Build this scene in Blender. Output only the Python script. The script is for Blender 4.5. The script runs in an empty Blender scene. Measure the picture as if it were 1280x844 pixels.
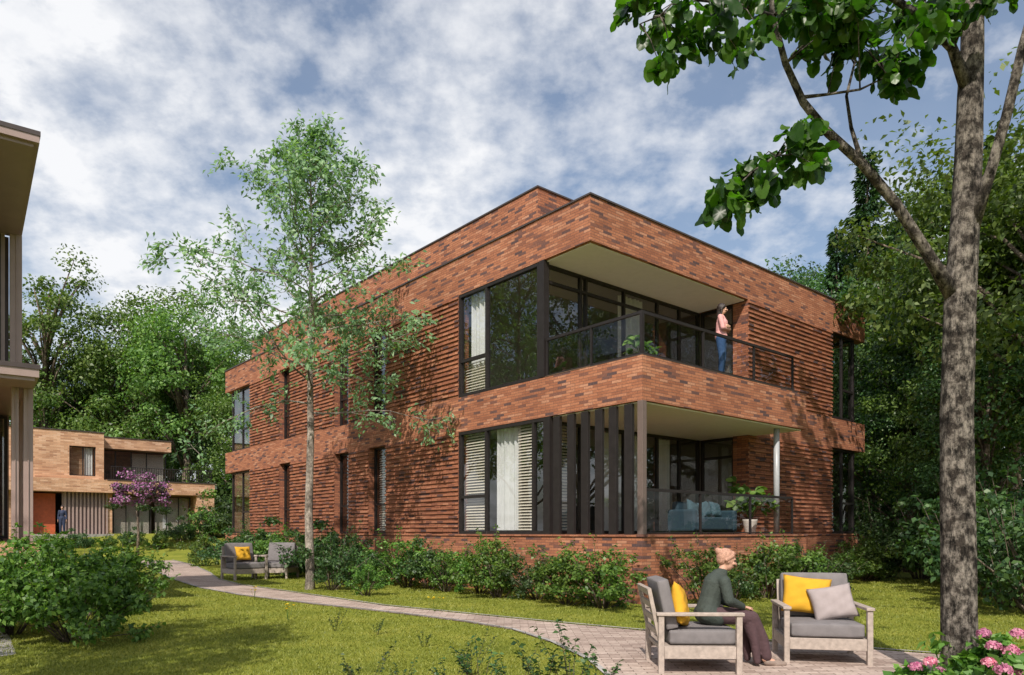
import bpy, bmesh, math, random
import numpy as np
from mathutils import Vector, Matrix
SC=bpy.context.scene; C=SC.collection
R=math.radians
CAMH=1.5; F=908.0; HX=640.0; HY=665.0
def P(px,py,z=0.0):
    Y=(CAMH-z)*F/(py-HY); return Vector(((px-HX)/F*Y,Y,z))
def Q(px,py,Y): return Vector(((px-HX)/F*Y,Y,CAMH-(py-HY)/F*Y))
def XA(px,Y): return (px-HX)/F*Y
rnd=random.Random(7)

# ------------------------------------------------------------ materials
def nmat(name):
    m=bpy.data.materials.new(name); m.use_nodes=True
    nt=m.node_tree; nt.nodes.clear()
    out=nt.nodes.new('ShaderNodeOutputMaterial')
    return m,nt,out
def N(nt,t,**k):
    n=nt.nodes.new(t)
    for a,b in k.items(): setattr(n,a,b)
    return n
def ramp(nt,stops):
    r=N(nt,'ShaderNodeValToRGB'); e=r.color_ramp.elements
    while len(e)<len(stops): e.new(.5)
    for i,(p,c) in enumerate(stops):
        e[i].position=p; e[i].color=(c[0],c[1],c[2],1)
    return r
def plain(name,col,rough=.6,var=.15,scale=6,bump=.0,bscale=60,metal=0,spec=.5):
    m,nt,out=nmat(name); L=nt.links
    p=N(nt,'ShaderNodeBsdfPrincipled'); p.inputs['Roughness'].default_value=rough
    p.inputs['Metallic'].default_value=metal; p.inputs['Specular IOR Level'].default_value=spec
    tc=N(nt,'ShaderNodeTexCoord'); n=N(nt,'ShaderNodeTexNoise'); n.inputs['Scale'].default_value=scale; n.inputs['Detail'].default_value=6
    L.new(tc.outputs['Object'],n.inputs['Vector'])
    a=[c*(1-var) for c in col]; b=[min(1,c*(1+var)) for c in col]
    r=ramp(nt,[(.3,a),(.7,b)]); L.new(n.outputs['Fac'],r.inputs['Fac']); L.new(r.outputs['Color'],p.inputs['Base Color'])
    if bump:
        n2=N(nt,'ShaderNodeTexNoise'); n2.inputs['Scale'].default_value=bscale; n2.inputs['Detail'].default_value=4
        L.new(tc.outputs['Object'],n2.inputs['Vector'])
        bp=N(nt,'ShaderNodeBump'); bp.inputs['Strength'].default_value=bump; bp.inputs['Distance'].default_value=.02
        L.new(n2.outputs['Fac'],bp.inputs['Height']); L.new(bp.outputs['Normal'],p.inputs['Normal'])
    L.new(p.outputs['BSDF'],out.inputs['Surface']); return m
BW,BH=.28,.0625
def brick_mat(name,stops,mortar,bw=BW,bh=BH,ms=.005,coord='UV',bump=.4,rough=.85,tint=.8):
    m,nt,out=nmat(name); L=nt.links
    tc=N(nt,'ShaderNodeTexCoord'); b=N(nt,'ShaderNodeTexBrick')
    b.offset=.5; b.offset_frequency=2; b.squash=1
    b.inputs['Scale'].default_value=1; b.inputs['Brick Width'].default_value=bw; b.inputs['Row Height'].default_value=bh
    b.inputs['Mortar Size'].default_value=ms; b.inputs['Mortar Smooth'].default_value=.1; b.inputs['Bias'].default_value=0
    b.inputs['Color1'].default_value=(0,0,0,1); b.inputs['Color2'].default_value=(1,1,1,1); b.inputs['Mortar'].default_value=(.5,.5,.5,1)
    L.new(tc.outputs[coord],b.inputs['Vector'])
    r=ramp(nt,stops); L.new(b.outputs['Color'],r.inputs['Fac'])
    n=N(nt,'ShaderNodeTexNoise'); n.inputs['Scale'].default_value=.7; n.inputs['Detail'].default_value=8; L.new(tc.outputs['Object'],n.inputs['Vector'])
    rn=ramp(nt,[(.3,(tint,tint*.97,tint*.97)),(.7,(1.1,1.1,1.1))]); L.new(n.outputs['Fac'],rn.inputs['Fac'])
    mu=N(nt,'ShaderNodeMixRGB',blend_type='MULTIPLY'); mu.inputs[0].default_value=1
    L.new(r.outputs['Color'],mu.inputs[1]); L.new(rn.outputs['Color'],mu.inputs[2])
    n3=N(nt,'ShaderNodeTexNoise'); n3.inputs['Scale'].default_value=25; n3.inputs['Detail'].default_value=5; L.new(tc.outputs['Object'],n3.inputs['Vector'])
    rn3=ramp(nt,[(.3,(.72,.72,.72)),(.7,(1.16,1.16,1.16))]); L.new(n3.outputs['Fac'],rn3.inputs['Fac'])
    mu2=N(nt,'ShaderNodeMixRGB',blend_type='MULTIPLY'); mu2.inputs[0].default_value=.8
    L.new(mu.outputs[0],mu2.inputs[1]); L.new(rn3.outputs['Color'],mu2.inputs[2])
    mx=N(nt,'ShaderNodeMixRGB'); L.new(b.outputs['Fac'],mx.inputs[0]); L.new(mu2.outputs[0],mx.inputs[1]); mx.inputs[2].default_value=(*mortar,1)
    p=N(nt,'ShaderNodeBsdfPrincipled'); p.inputs['Roughness'].default_value=rough; p.inputs['Specular IOR Level'].default_value=.25
    L.new(mx.outputs[0],p.inputs['Base Color'])
    iv=N(nt,'ShaderNodeMath',operation='SUBTRACT'); iv.inputs[0].default_value=1; L.new(b.outputs['Fac'],iv.inputs[1])
    ad=N(nt,'ShaderNodeMath',operation='MULTIPLY_ADD'); ad.inputs[1].default_value=.5; L.new(n3.outputs['Fac'],ad.inputs[0]); L.new(iv.outputs[0],ad.inputs[2])
    ad2=N(nt,'ShaderNodeMath',operation='MULTIPLY_ADD'); ad2.inputs[1].default_value=.6; L.new(b.outputs['Color'],ad2.inputs[0]); L.new(ad.outputs[0],ad2.inputs[2])
    bp=N(nt,'ShaderNodeBump'); bp.inputs['Strength'].default_value=bump; bp.inputs['Distance'].default_value=.025
    L.new(ad2.outputs[0],bp.inputs['Height']); L.new(bp.outputs['Normal'],p.inputs['Normal'])
    L.new(p.outputs['BSDF'],out.inputs['Surface']); return m
def leaf_mat(name,cols,trans=.3,rough=.45,tcol=None,k=1.45):
    m,nt,out=nmat(name); L=nt.links
    g=N(nt,'ShaderNodeNewGeometry'); oi=N(nt,'ShaderNodeObjectInfo')
    r=ramp(nt,[(i/(len(cols)-1),[min(1,x*k) for x in c]) for i,c in enumerate(cols)])
    L.new(g.outputs['Random Per Island'],r.inputs['Fac'])
    hs=N(nt,'ShaderNodeHueSaturation')
    mr=N(nt,'ShaderNodeMapRange'); mr.inputs['To Min'].default_value=.7; mr.inputs['To Max'].default_value=1.25
    L.new(oi.outputs['Random'],mr.inputs['Value']); L.new(mr.outputs[0],hs.inputs['Value'])
    mr2=N(nt,'ShaderNodeMapRange'); mr2.inputs['To Min'].default_value=.48; mr2.inputs['To Max'].default_value=.515
    L.new(oi.outputs['Random'],mr2.inputs['Value']); L.new(mr2.outputs[0],hs.inputs['Hue'])
    L.new(r.outputs['Color'],hs.inputs['Color'])
    p=N(nt,'ShaderNodeBsdfPrincipled'); p.inputs['Roughness'].default_value=rough; p.inputs['Specular IOR Level'].default_value=.35
    L.new(hs.outputs[0],p.inputs['Base Color'])
    t=N(nt,'ShaderNodeBsdfTranslucent'); bc=N(nt,'ShaderNodeMixRGB',blend_type='MULTIPLY'); bc.inputs[0].default_value=1
    L.new(hs.outputs[0],bc.inputs[1]); bc.inputs[2].default_value=(*(tcol or (1.7,1.95,.6)),1); L.new(bc.outputs[0],t.inputs['Color'])
    mx=N(nt,'ShaderNodeMixShader'); mx.inputs[0].default_value=trans
    L.new(p.outputs['BSDF'],mx.inputs[1]); L.new(t.outputs[0],mx.inputs[2]); L.new(mx.outputs[0],out.inputs['Surface']); return m
def glass_mat(name,tint,f0=.09):
    m,nt,out=nmat(name); L=nt.links
    ge=N(nt,'ShaderNodeNewGeometry'); d=N(nt,'ShaderNodeVectorMath',operation='DOT_PRODUCT'); L.new(ge.outputs['Incoming'],d.inputs[0]); L.new(ge.outputs['Normal'],d.inputs[1])
    ab=N(nt,'ShaderNodeMath',operation='ABSOLUTE'); L.new(d.outputs['Value'],ab.inputs[0])
    iv=N(nt,'ShaderNodeMath',operation='SUBTRACT'); iv.inputs[0].default_value=1; L.new(ab.outputs[0],iv.inputs[1])
    pw=N(nt,'ShaderNodeMath',operation='POWER'); L.new(iv.outputs[0],pw.inputs[0]); pw.inputs[1].default_value=4.5
    f=N(nt,'ShaderNodeMath',operation='MULTIPLY_ADD'); L.new(pw.outputs[0],f.inputs[0]); f.inputs[1].default_value=1-f0; f.inputs[2].default_value=f0
    t=N(nt,'ShaderNodeBsdfTransparent'); t.inputs['Color'].default_value=(*tint,1)
    g=N(nt,'ShaderNodeBsdfGlossy'); g.inputs['Roughness'].default_value=.01; g.inputs['Color'].default_value=(.95,.97,1,1)
    tc=N(nt,'ShaderNodeTexCoord'); n=N(nt,'ShaderNodeTexNoise'); n.inputs['Scale'].default_value=.5; L.new(tc.outputs['Object'],n.inputs['Vector'])
    bp=N(nt,'ShaderNodeBump'); bp.inputs['Strength'].default_value=.04; L.new(n.outputs['Fac'],bp.inputs['Height']); L.new(bp.outputs['Normal'],g.inputs['Normal'])
    mx=N(nt,'ShaderNodeMixShader'); L.new(f.outputs[0],mx.inputs[0]); L.new(t.outputs[0],mx.inputs[1]); L.new(g.outputs[0],mx.inputs[2])
    L.new(mx.outputs[0],out.inputs['Surface']); return m

M={}
M['brick']=brick_mat('band_brick',[(0,(.10,.065,.066)),(.09,(.17,.085,.07)),(.18,(.30,.118,.068)),(.5,(.385,.152,.082)),(.85,(.45,.19,.105)),(1,(.50,.25,.155))],(.155,.078,.06),tint=.82)
M['brickw']=brick_mat('wall_brick',[(0,(.09,.058,.06)),(.10,(.16,.077,.062)),(.2,(.275,.105,.062)),(.5,(.35,.135,.075)),(.85,(.41,.165,.092)),(1,(.46,.21,.125))],(.12,.062,.05),tint=.8)
M['brick2']=brick_mat('far_brick',[(0,(.40,.21,.125)),(.3,(.53,.30,.175)),(.7,(.63,.375,.23)),(1,(.70,.46,.31))],(.40,.275,.2),bw=.4,bh=.1)
M['paver']=brick_mat('paver',[(0,(.33,.25,.215)),(.4,(.46,.36,.31)),(1,(.56,.455,.395))],(.17,.13,.108),bw=.26,bh=.085,ms=.006,coord='Object',bump=.4)
M['paver2']=brick_mat('grey_paver',[(0,(.28,.27,.26)),(1,(.42,.4,.38))],(.1,.1,.09),bw=.4,bh=.4,ms=.006,coord='Object',bump=.4)
M['frame']=plain('dark_metal_frame',(.022,.018,.018),.45,.15,spec=.3)
M['coping']=plain('coping_metal',(.06,.045,.042),.45)
M['soffit']=plain('cream_soffit',(.86,.83,.83),.7,.03)
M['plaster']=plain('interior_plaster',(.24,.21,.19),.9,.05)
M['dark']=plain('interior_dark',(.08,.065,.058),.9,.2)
M['floor']=plain('interior_floor',(.22,.15,.10),.5,.2)
M['curtain']=plain('curtain_cloth',(.78,.77,.77),.9,.06)
M['blind']=plain('blind_slats',(.80,.72,.61),.6,.05)
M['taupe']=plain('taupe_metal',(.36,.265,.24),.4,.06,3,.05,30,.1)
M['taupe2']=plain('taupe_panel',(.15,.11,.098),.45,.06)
M['steel']=plain('grey_steel',(.35,.36,.38),.35,.05)
M['glass']=glass_mat('window_glass',(.80,.82,.82),.15)
M['railglass']=glass_mat('rail_glass',(.74,.71,.69),.04)
M['wood']=plain('bleached_wood',(.38,.315,.275),.6,.2,18,.2,80)
M['cush']=plain('grey_cushion_fabric',(.18,.165,.17),.9,.12,10,.3,250)
M['yellow']=plain('yellow_pillow_fabric',(.60,.32,.018),.9,.08,10,.25,200)
M['taupep']=plain('taupe_pillow_fabric',(.33,.28,.28),.9,.08,10,.25,200)
M['skin']=plain('skin',(.58,.33,.24),.5,.06,12)
M['hairp']=plain('rosy_blonde_hair',(.48,.26,.185),.55,.35,60,.5,160)
M['hairb']=plain('dark_brown_hair',(.022,.012,.009),.5,.25,60,.3,200)
M['jacket']=plain('dark_green_jacket',(.04,.052,.045),.8,.15,20,.4,60)
M['skirt']=plain('plum_skirt',(.075,.04,.046),.85,.15,20,.4,40)
M['shoe']=plain('taupe_shoe',(.25,.19,.16),.5)
M['pink']=plain('pink_shirt',(.64,.32,.31),.85,.1,20,.4,50)
M['jeans']=plain('blue_denim',(.035,.10,.25),.85,.15,30,.2,80)
M['navy']=plain('navy_cloth',(.02,.03,.07),.8)
M['eye']=plain('eye_dark',(.02,.015,.012),.2)
M['lip']=plain('lip',(.38,.12,.10),.5)
M['door']=plain('red_orange_door',(.5,.11,.04),.5)
M['blue']=plain('blue_grey_fabric',(.02,.055,.085),.9,.1,20,.2,100)
M['blue2']=plain('teal_pillow_fabric',(.045,.10,.135),.9,.1,20,.2,100)
M['pot']=plain('white_pot',(.6,.58,.55),.5)
def bark(name,a,b,sc=14,patch=((.5,.47,.45),(1.15,1.1,1.05)),psc=3):
    m,nt,out=nmat(name); L=nt.links
    tc=N(nt,'ShaderNodeTexCoord'); mp=N(nt,'ShaderNodeMapping'); mp.inputs['Scale'].default_value=(1,1,.4)
    L.new(tc.outputs['Object'],mp.inputs['Vector'])
    n=N(nt,'ShaderNodeTexNoise'); n.inputs['Scale'].default_value=sc; n.inputs['Detail'].default_value=12; n.inputs['Roughness'].default_value=.8
    L.new(mp.outputs[0],n.inputs['Vector'])
    n2=N(nt,'ShaderNodeTexNoise'); n2.inputs['Scale'].default_value=psc; n2.inputs['Detail'].default_value=8; n2.inputs['Roughness'].default_value=.65; L.new(tc.outputs['Object'],n2.inputs['Vector'])
    r=ramp(nt,[(.41,a),(.57,b)]); L.new(n.outputs['Fac'],r.inputs['Fac'])
    r2=ramp(nt,[(.43,patch[0]),(.57,patch[1])]); L.new(n2.outputs['Fac'],r2.inputs['Fac'])
    mu=N(nt,'ShaderNodeMixRGB',blend_type='MULTIPLY'); mu.inputs[0].default_value=1; L.new(r.outputs[0],mu.inputs[1]); L.new(r2.outputs[0],mu.inputs[2])
    p=N(nt,'ShaderNodeBsdfPrincipled'); p.inputs['Roughness'].default_value=.9; p.inputs['Specular IOR Level'].default_value=.2
    L.new(mu.outputs[0],p.inputs['Base Color'])
    bp=N(nt,'ShaderNodeBump'); bp.inputs['Strength'].default_value=1; bp.inputs['Distance'].default_value=.07; L.new(n.outputs['Fac'],bp.inputs['Height']); L.new(bp.outputs['Normal'],p.inputs['Normal'])
    L.new(p.outputs['BSDF'],out.inputs['Surface']); return m
M['bark']=bark('dark_bark',(.06,.05,.04),(.28,.23,.19))
M['bark2']=bark('mottled_bark',(.03,.027,.025),(.40,.36,.325),20,((.22,.20,.19),(1.1,1.07,1.03)),9)
M['birch']=bark('grey_bark',(.2,.18,.16),(.52,.47,.42),24)
M['leafA']=leaf_mat('leaf_mid',[(.032,.065,.016),(.066,.12,.026),(.12,.18,.042)],k=1.5)
M['leafB']=leaf_mat('leaf_dark',[(.016,.04,.016),(.033,.071,.022),(.064,.115,.034)],.25,k=1.4)
M['leafC']=leaf_mat('leaf_conifer',[(.014,.038,.022),(.03,.068,.034),(.055,.10,.044)],.15,k=1.45)
M['leafD']=leaf_mat('leaf_young',[(.06,.12,.06),(.105,.185,.09),(.17,.26,.13)],.3,k=1.45)
M['leafE']=leaf_mat('leaf_broad',[(.010,.032,.007),(.028,.08,.012),(.07,.15,.022)],.42,.35,(1.5,2.3,.4),1.3)
M['leafS']=leaf_mat('leaf_shrub',[(.03,.07,.015),(.07,.14,.026),(.13,.21,.042)],.3,k=1.35)
M['magenta']=leaf_mat('lilac_petals',[(.20,.06,.16),(.33,.12,.28),(.44,.24,.40)],.2,.6,(1.2,1,1.2),1.1)
M['pinkp']=leaf_mat('pink_petals',[(.5,.12,.24),(.68,.26,.38),(.8,.45,.52)],.2,.6,(1.2,1,1.1),1)
M['yel']=leaf_mat('yellow_petals',[(.6,.42,.02),(.7,.5,.03)],.2,.6,(1,1,1),1)
M['grassb']=leaf_mat('grass_blades',[(.14,.17,.026),(.215,.24,.038),(.30,.305,.062)],.3,.5,(1.2,1.25,.8),1)

m,nt,out=nmat('lawn_ground'); L=nt.links
tc=N(nt,'ShaderNodeTexCoord')
n=N(nt,'ShaderNodeTexNoise'); n.inputs['Scale'].default_value=.9; n.inputs['Detail'].default_value=9; n.inputs['Roughness'].default_value=.65; L.new(tc.outputs['Object'],n.inputs['Vector'])
n2=N(nt,'ShaderNodeTexNoise'); n2.inputs['Scale'].default_value=28; n2.inputs['Detail'].default_value=8; n2.inputs['Roughness'].default_value=.75; L.new(tc.outputs['Object'],n2.inputs['Vector'])
r1=ramp(nt,[(.32,(.13,.16,.026)),(.5,(.205,.225,.034)),(.68,(.30,.295,.058))]); L.new(n.outputs['Fac'],r1.inputs['Fac'])
r2=ramp(nt,[(.3,(.6,.6,.55)),(.7,(1.25,1.25,1.2))]); L.new(n2.outputs['Fac'],r2.inputs['Fac'])
mu=N(nt,'ShaderNodeMixRGB',blend_type='MULTIPLY'); mu.inputs[0].default_value=1; L.new(r1.outputs[0],mu.inputs[1]); L.new(r2.outputs[0],mu.inputs[2])
p=N(nt,'ShaderNodeBsdfPrincipled'); p.inputs['Roughness'].default_value=.95; p.inputs['Specular IOR Level'].default_value=.1; L.new(mu.outputs[0],p.inputs['Base Color'])
bp=N(nt,'ShaderNodeBump'); bp.inputs['Strength'].default_value=.6; bp.inputs['Distance'].default_value=.03; L.new(n2.outputs['Fac'],bp.inputs['Height']); L.new(bp.outputs['Normal'],p.inputs['Normal'])
L.new(p.outputs['BSDF'],out.inputs['Surface']); M['lawn']=m

# ------------------------------------------------------------ builders
def link(name,me,m,parent=None):
    o=bpy.data.objects.new(name,me); C.objects.link(o)
    if m is not None: me.materials.append(m)
    if parent: o.parent=parent
    return o
def tag(o,label=None,cat=None,group=None,kind=None):
    if label: o['label']=label
    if cat: o['category']=cat
    if group: o['group']=group
    if kind: o['kind']=kind
    return o
def thing(name,label,cat,loc=(0,0,0),rz=0,group=None,s=1):
    o=bpy.data.objects.new(name,None); C.objects.link(o); o.location=loc; o.rotation_euler=(0,0,rz); o.scale=(s,s,s)
    o.empty_display_size=.2
    return tag(o,label,cat,group)
def copy_tree(o,parent=None):
    c=o.copy(); C.objects.link(c); c.parent=parent
    for ch in list(o.children): copy_tree(ch,c)
    return c
def dup(o,loc,rz,s,label,group=None,name=None):
    c=copy_tree(o); c.location=loc; c.rotation_euler=(0,0,rz); c.scale=(s,s,s) if not isinstance(s,tuple) else s
    c['label']=label
    if group: c['group']=group
    return c
class MB:
    def __init__(s): s.v=[]; s.f=[]
    def box(s,x0,x1,y0,y1,z0,z1,M4=None):
        b=len(s.v)
        p=[Vector((x,y,z)) for z in (z0,z1) for x,y in ((x0,y0),(x1,y0),(x1,y1),(x0,y1))]
        if M4 is not None: p=[M4@q for q in p]
        s.v+=[tuple(q) for q in p]
        s.f+=[tuple(b+i for i in f) for f in ((3,2,1,0),(4,5,6,7),(0,1,5,4),(1,2,6,5),(2,3,7,6),(3,0,4,7))]
        return s
    def quad(s,*pts):
        b=len(s.v); s.v+=[tuple(q) for q in pts]; s.f.append(tuple(range(b,b+len(pts)))); return s
    def tube(s,pts,rad,n=8,wob=0):
        pts=[Vector(q) for q in pts]; b=len(s.v); prev=None
        for i,q in enumerate(pts):
            t=(pts[min(i+1,len(pts)-1)]-pts[max(i-1,0)]).normalized()
            a=prev if prev is not None else (Vector((1,0,0)) if abs(t.x)<.9 else Vector((0,1,0)))
            a=(a-t*a.dot(t)).normalized(); c=t.cross(a); prev=a
            for k in range(n):
                an=2*math.pi*k/n; r=rad[i]*(1+wob*(rnd.random()-.5))
                s.v.append(tuple(q+(a*math.cos(an)+c*math.sin(an))*r))
        for i in range(len(pts)-1):
            for k in range(n):
                k2=(k+1)%n; s.f.append((b+i*n+k,b+i*n+k2,b+(i+1)*n+k2,b+(i+1)*n+k))
        s.f.append(tuple(b+k for k in reversed(range(n)))); s.f.append(tuple(b+(len(pts)-1)*n+k for k in range(n)))
        return s
    def build(s,name,m,parent=None,smooth=False,uv=False,bevel=0):
        me=bpy.data.meshes.new(name); me.from_pydata(s.v,[],s.f); me.update()
        if uv:
            l=me.uv_layers.new(name='UVMap')
            for p in me.polygons:
                n=p.normal
                for li in p.loop_indices:
                    c=me.vertices[me.loops[li].vertex_index].co
                    if abs(n.z)>.7: w=(c.x,c.y)
                    elif abs(n.x)>abs(n.y): w=(c.y,c.z)
                    else: w=(c.x,c.z)
                    l.data[li].uv=w
        if smooth: me.polygons.foreach_set('use_smooth',[True]*len(me.polygons))
        o=link(name,me,m,parent)
        if bevel:
            b=o.modifiers.new('b','BEVEL'); b.width=bevel; b.segments=2; b.limit_method='ANGLE'
        return o
def np_mesh(name,V,Fc):
    me=bpy.data.meshes.new(name); k=Fc.shape[1]
    me.vertices.add(len(V)); me.vertices.foreach_set('co',V.astype(np.float32).ravel())
    me.loops.add(Fc.size); me.loops.foreach_set('vertex_index',Fc.astype(np.int32).ravel())
    me.polygons.add(len(Fc)); me.polygons.foreach_set('loop_start',(np.arange(len(Fc))*k).astype(np.int32))
    me.update(calc_edges=True); me.validate(); return me
def nz(a): return a/(np.linalg.norm(a,axis=1,keepdims=True)+1e-9)
T_RH=(np.array([(0,0,0),(.42,.5,.1),(1,0,-.1),(.42,-.5,.1)]),np.array([(0,1,2,3)]))
_half=[(.0,.02),(.0,.16),(.05,.30),(.15,.41),(.28,.46),(.38,.42),(.48,.46),(.62,.42),(.72,.35),(.83,.30),(.93,.17)]
_o=[(a,b) for a,b in _half]+[(1.0,0)]+[(a,-b) for a,b in reversed(_half)]
T_BR=(np.array([(.45,0,-.05)]+[(a,b,.07*math.sin(8*a+3*b)+.10*abs(b)-.30*a*a) for a,b in _o]),np.array([(0,1+i,1+(i+1)%len(_o)) for i in range(len(_o))]))
T_OV=(np.array([(.5,0,-.04),(0,0,0),(.2,.3,.05),(.5,.42,.05),(.8,.25,0),(1,0,-.1),(.8,-.25,0),(.5,-.42,.05),(.2,-.3,.05)]),np.array([(0,1+i,1+(i+1)%8) for i in range(8)]))
def leaves_mesh(name,rng,Cn,N0,Ls,wr=.6,T=T_RH,jit=.6,droop=.3,D0=None,dj=1.0):
    k=len(Cn); n=nz(N0+rng.normal(0,jit,(k,3)))
    r=rng.normal(0,dj,(k,3)); r[:,2]-=droop
    if D0 is not None: r=r+D0
    d=nz(r-(r*n).sum(1,keepdims=True)*n); s=np.cross(n,d)
    t,f=T
    Lq=Ls[:,None,None]
    V=Cn[:,None,:]+Lq*(t[None,:,0:1]*d[:,None,:]+wr*t[None,:,1:2]*s[:,None,:]+t[None,:,2:3]*n[:,None,:])
    V=V.reshape(-1,3); Fc=(f[None]+(np.arange(k)*len(t))[:,None,None]).reshape(-1,f.shape[1])
    return np_mesh(name,V,Fc)
def crown_pts(rng,ncl,rad,zc,nper,clr,low=-.6,shell=.5,lumpy=.22):
    cen=[]
    while len(cen)<ncl:
        d=rng.normal(size=3); d/=np.linalg.norm(d)
        if d[2]<low: continue
        lump=1+lumpy*math.sin(3.1*d[0]+2*d[2]+ncl)*math.cos(2.7*d[1]+ncl)+lumpy*.5*rng.normal()
        q=(shell+(1-shell)*rng.random()**.6)*lump
        c=np.array([d[0]*rad[0],d[1]*rad[1],d[2]*rad[2]])*q; c[2]+=zc; cen.append(c)
    cen=np.array(cen); PP=[];NN=[]
    for c in cen:
        cr=clr*rng.uniform(.55,1.3); k=int(nper*rng.uniform(.6,1.3))
        d=nz(rng.normal(size=(k,3))); q=(rng.random((k,1))**.45)
        pt=c+d*q*cr*np.array([1,1,.62]); PP.append(pt)
        NN.append(nz(d*.7+np.array([0,0,.5])+nz((pt-np.array([0,0,zc])))*.5))
    return cen,np.concatenate(PP),np.concatenate(NN)

def make_tree(kind,seed,name,label,mat,leafL=.17,H=12,ncl=90,nper=200,rad=(3.4,3.4,4.6),zc=7.4,clr=1.0,wr=.6,low=-.75):
    rng=np.random.default_rng(seed)
    t=thing(name,label,'tree')
    cen,Pp,Nn=crown_pts(rng,ncl,rad,zc,nper,clr,low)
    mb=MB(); mb.tube([(0,0,-.4),(.05,.02,zc*.3),(-.08,.08,zc*.65),(0,0,zc),(.1,0,zc+rad[2]*.6)],[.30,.2,.16,.12,.04],8,.1)
    for c in cen[:32]:
        z0=max(zc*.3,c[2]-1.6-rng.random()*1.5); z0=min(z0,zc)
        a=Vector((0,0,z0)); e=Vector(c); mid=(a*.5+e*.5)+Vector((0,0,.35))
        mb.tube([a,mid,e],[.075,.045,.015],5)
    mb.build('trunk',M['bark'],t,True)
    me=leaves_mesh(name+'_crown',rng,Pp,Nn,leafL*rng.uniform(.6,1.3,len(Pp)),wr)
    link('crown',me,mat,t); return t
def make_conifer(seed,name,label,R0=2.7):
    rng=np.random.default_rng(seed); t=thing(name,label,'tree'); H=12
    MB().tube([(0,0,-.4),(0,0,6),(0,0,12)],[.25,.14,.02],8).build('trunk',M['bark'],t,True)
    PP=[];NN=[];DD=[]
    z=1.0
    while z<11.9:
        k=int(9-z*.3); r=(R0*(1-z/12.1)**.9+.08)
        for i in range(k):
            a=rng.random()*6.283; rr=r*rng.uniform(.55,1.15); nl=int(26+100*rr/2.4)
            s=rng.random(nl)**.7; side=rng.normal(0,.17*rr+.04,nl)*(1.15-s)
            x=s*rr; zz=z+ .3*s -.32*s*s*rr + rng.normal(0,.05,nl)-.12*np.abs(side)
            ca,sa=math.cos(a),math.sin(a)
            PP.append(np.stack([x*ca-side*sa,x*sa+side*ca,zz],1))
            NN.append(np.tile([ca*.3,sa*.3,1.0],(nl,1))); DD.append(np.tile([ca*1.2,sa*1.2,-.5],(nl,1)))
        z+=.22
    PP=np.concatenate(PP);NN=np.concatenate(NN);DD=np.concatenate(DD)
    me=leaves_mesh(name+'_crown',rng,PP,NN,.25*rng.uniform(.6,1.3,len(PP)),.3,jit=.4,D0=DD,dj=.6)
    link('crown',me,M['leafC'],t); return t
def make_shrub(seed,name,label,mat,leafL=.07,rad=(.6,.6,.5),zc=.5,ncl=34,nper=95,clr=.2,cat='shrub',spr=16,sprl=.3,lumpy=.35):
    rng=np.random.default_rng(seed); t=thing(name,label,cat)
    cen,Pp,Nn=crown_pts(rng,ncl,rad,zc,nper,clr,-.8,.4,lumpy)
    Pp[:,2]=np.maximum(Pp[:,2],.02)
    mb=MB()
    for c in cen[:14]: mb.tube([(c[0]*.1,c[1]*.1,-.05),(c[0]*.5,c[1]*.5,c[2]*.55),tuple(c)],[.014,.01,.004],5)
    for c in cen[:spr]:
        q=Vector(c); e=q+Vector((c[0]*.35,c[1]*.35,sprl*rng.uniform(.4,1.4))); mb.tube([Vector((c[0]*.5,c[1]*.5,c[2]*.55)),q,e],[.006,.005,.002],4)
        k=18; s=rng.random((k,1)); Pp=np.concatenate([Pp,np.array(q)[None]+s*np.array(e-q)[None]+rng.normal(0,.018,(k,3))]); Nn=np.concatenate([Nn,np.tile([0,0,1.],(k,1))])
    mb.build('stems',M['bark'],t,True)
    me=leaves_mesh(name+'_foliage',rng,Pp,Nn,leafL*rng.uniform(.6,1.35,len(Pp)),.62,T_RH)
    link('foliage',me,mat,t); return t

# ------------------------------------------------------------ terrain
def gz(x,y):
    t=min(1,max(0,(y-39)/10)); return 1.38*t*t*(3-2*t)
xs=[-600,-300,-150,-90]+list(range(-60,62,3))+[90,150,300,600]; ys=[-300,-100,-40]+list(range(-20,74,3))+[100,160,300,900]
V=[(x,y,gz(x,y)) for y in ys for x in xs]; nx=len(xs)
Fc=[(j*nx+i,j*nx+i+1,(j+1)*nx+i+1,(j+1)*nx+i) for j in range(len(ys)-1) for i in range(nx-1)]
me=bpy.data.meshes.new('ground'); me.from_pydata(V,[],Fc); me.polygons.foreach_set('use_smooth',[True]*len(Fc)); me.update()
tag(link('ground',me,M['lawn']),kind='structure')
up=[(1420,842),(1300,830),(1200,820),(1000,805),(800,788),(680,777),(600,769),(480,757),(370,741),(300,731),(272,724),(262,716),(240,706),(210,699),(178,696)]
lo=[(150,698),(172,702),(190,712),(215,724),(250,735),(300,744),(390,755),(500,767),(580,777),(640,787),(690,803),(738,826),(765,850),(790,900),(1420,900)]
poly=[P(a,b,.012) for a,b in up+lo]
bm=bmesh.new(); f=bm.faces.new([bm.verts.new(q) for q in poly]); bmesh.ops.recalc_face_normals(bm,faces=bm.faces)
if f.normal.z<0: f.normal_flip()
r_=bmesh.ops.triangulate(bm,faces=bm.faces[:])
me=bpy.data.meshes.new('path'); bm.to_mesh(me); bm.free()
tag(link('path',me,M['paver']),kind='structure')
eb=MB()
pe=[P(a,b,0) for a,b in up]; qe=[P(a,b,0) for a,b in lo[:-1]]
for L_ in (pe,qe):
    for a,b in zip(L_,L_[1:]):
        d=(b-a); ln=d.length; d.normalize(); nn=Vector((-d.y,d.x,0))*.035
        eb.quad(a-nn+Vector((0,0,.022)),b-nn+Vector((0,0,.022)),b+nn+Vector((0,0,.022)),a+nn+Vector((0,0,.022)))
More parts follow.
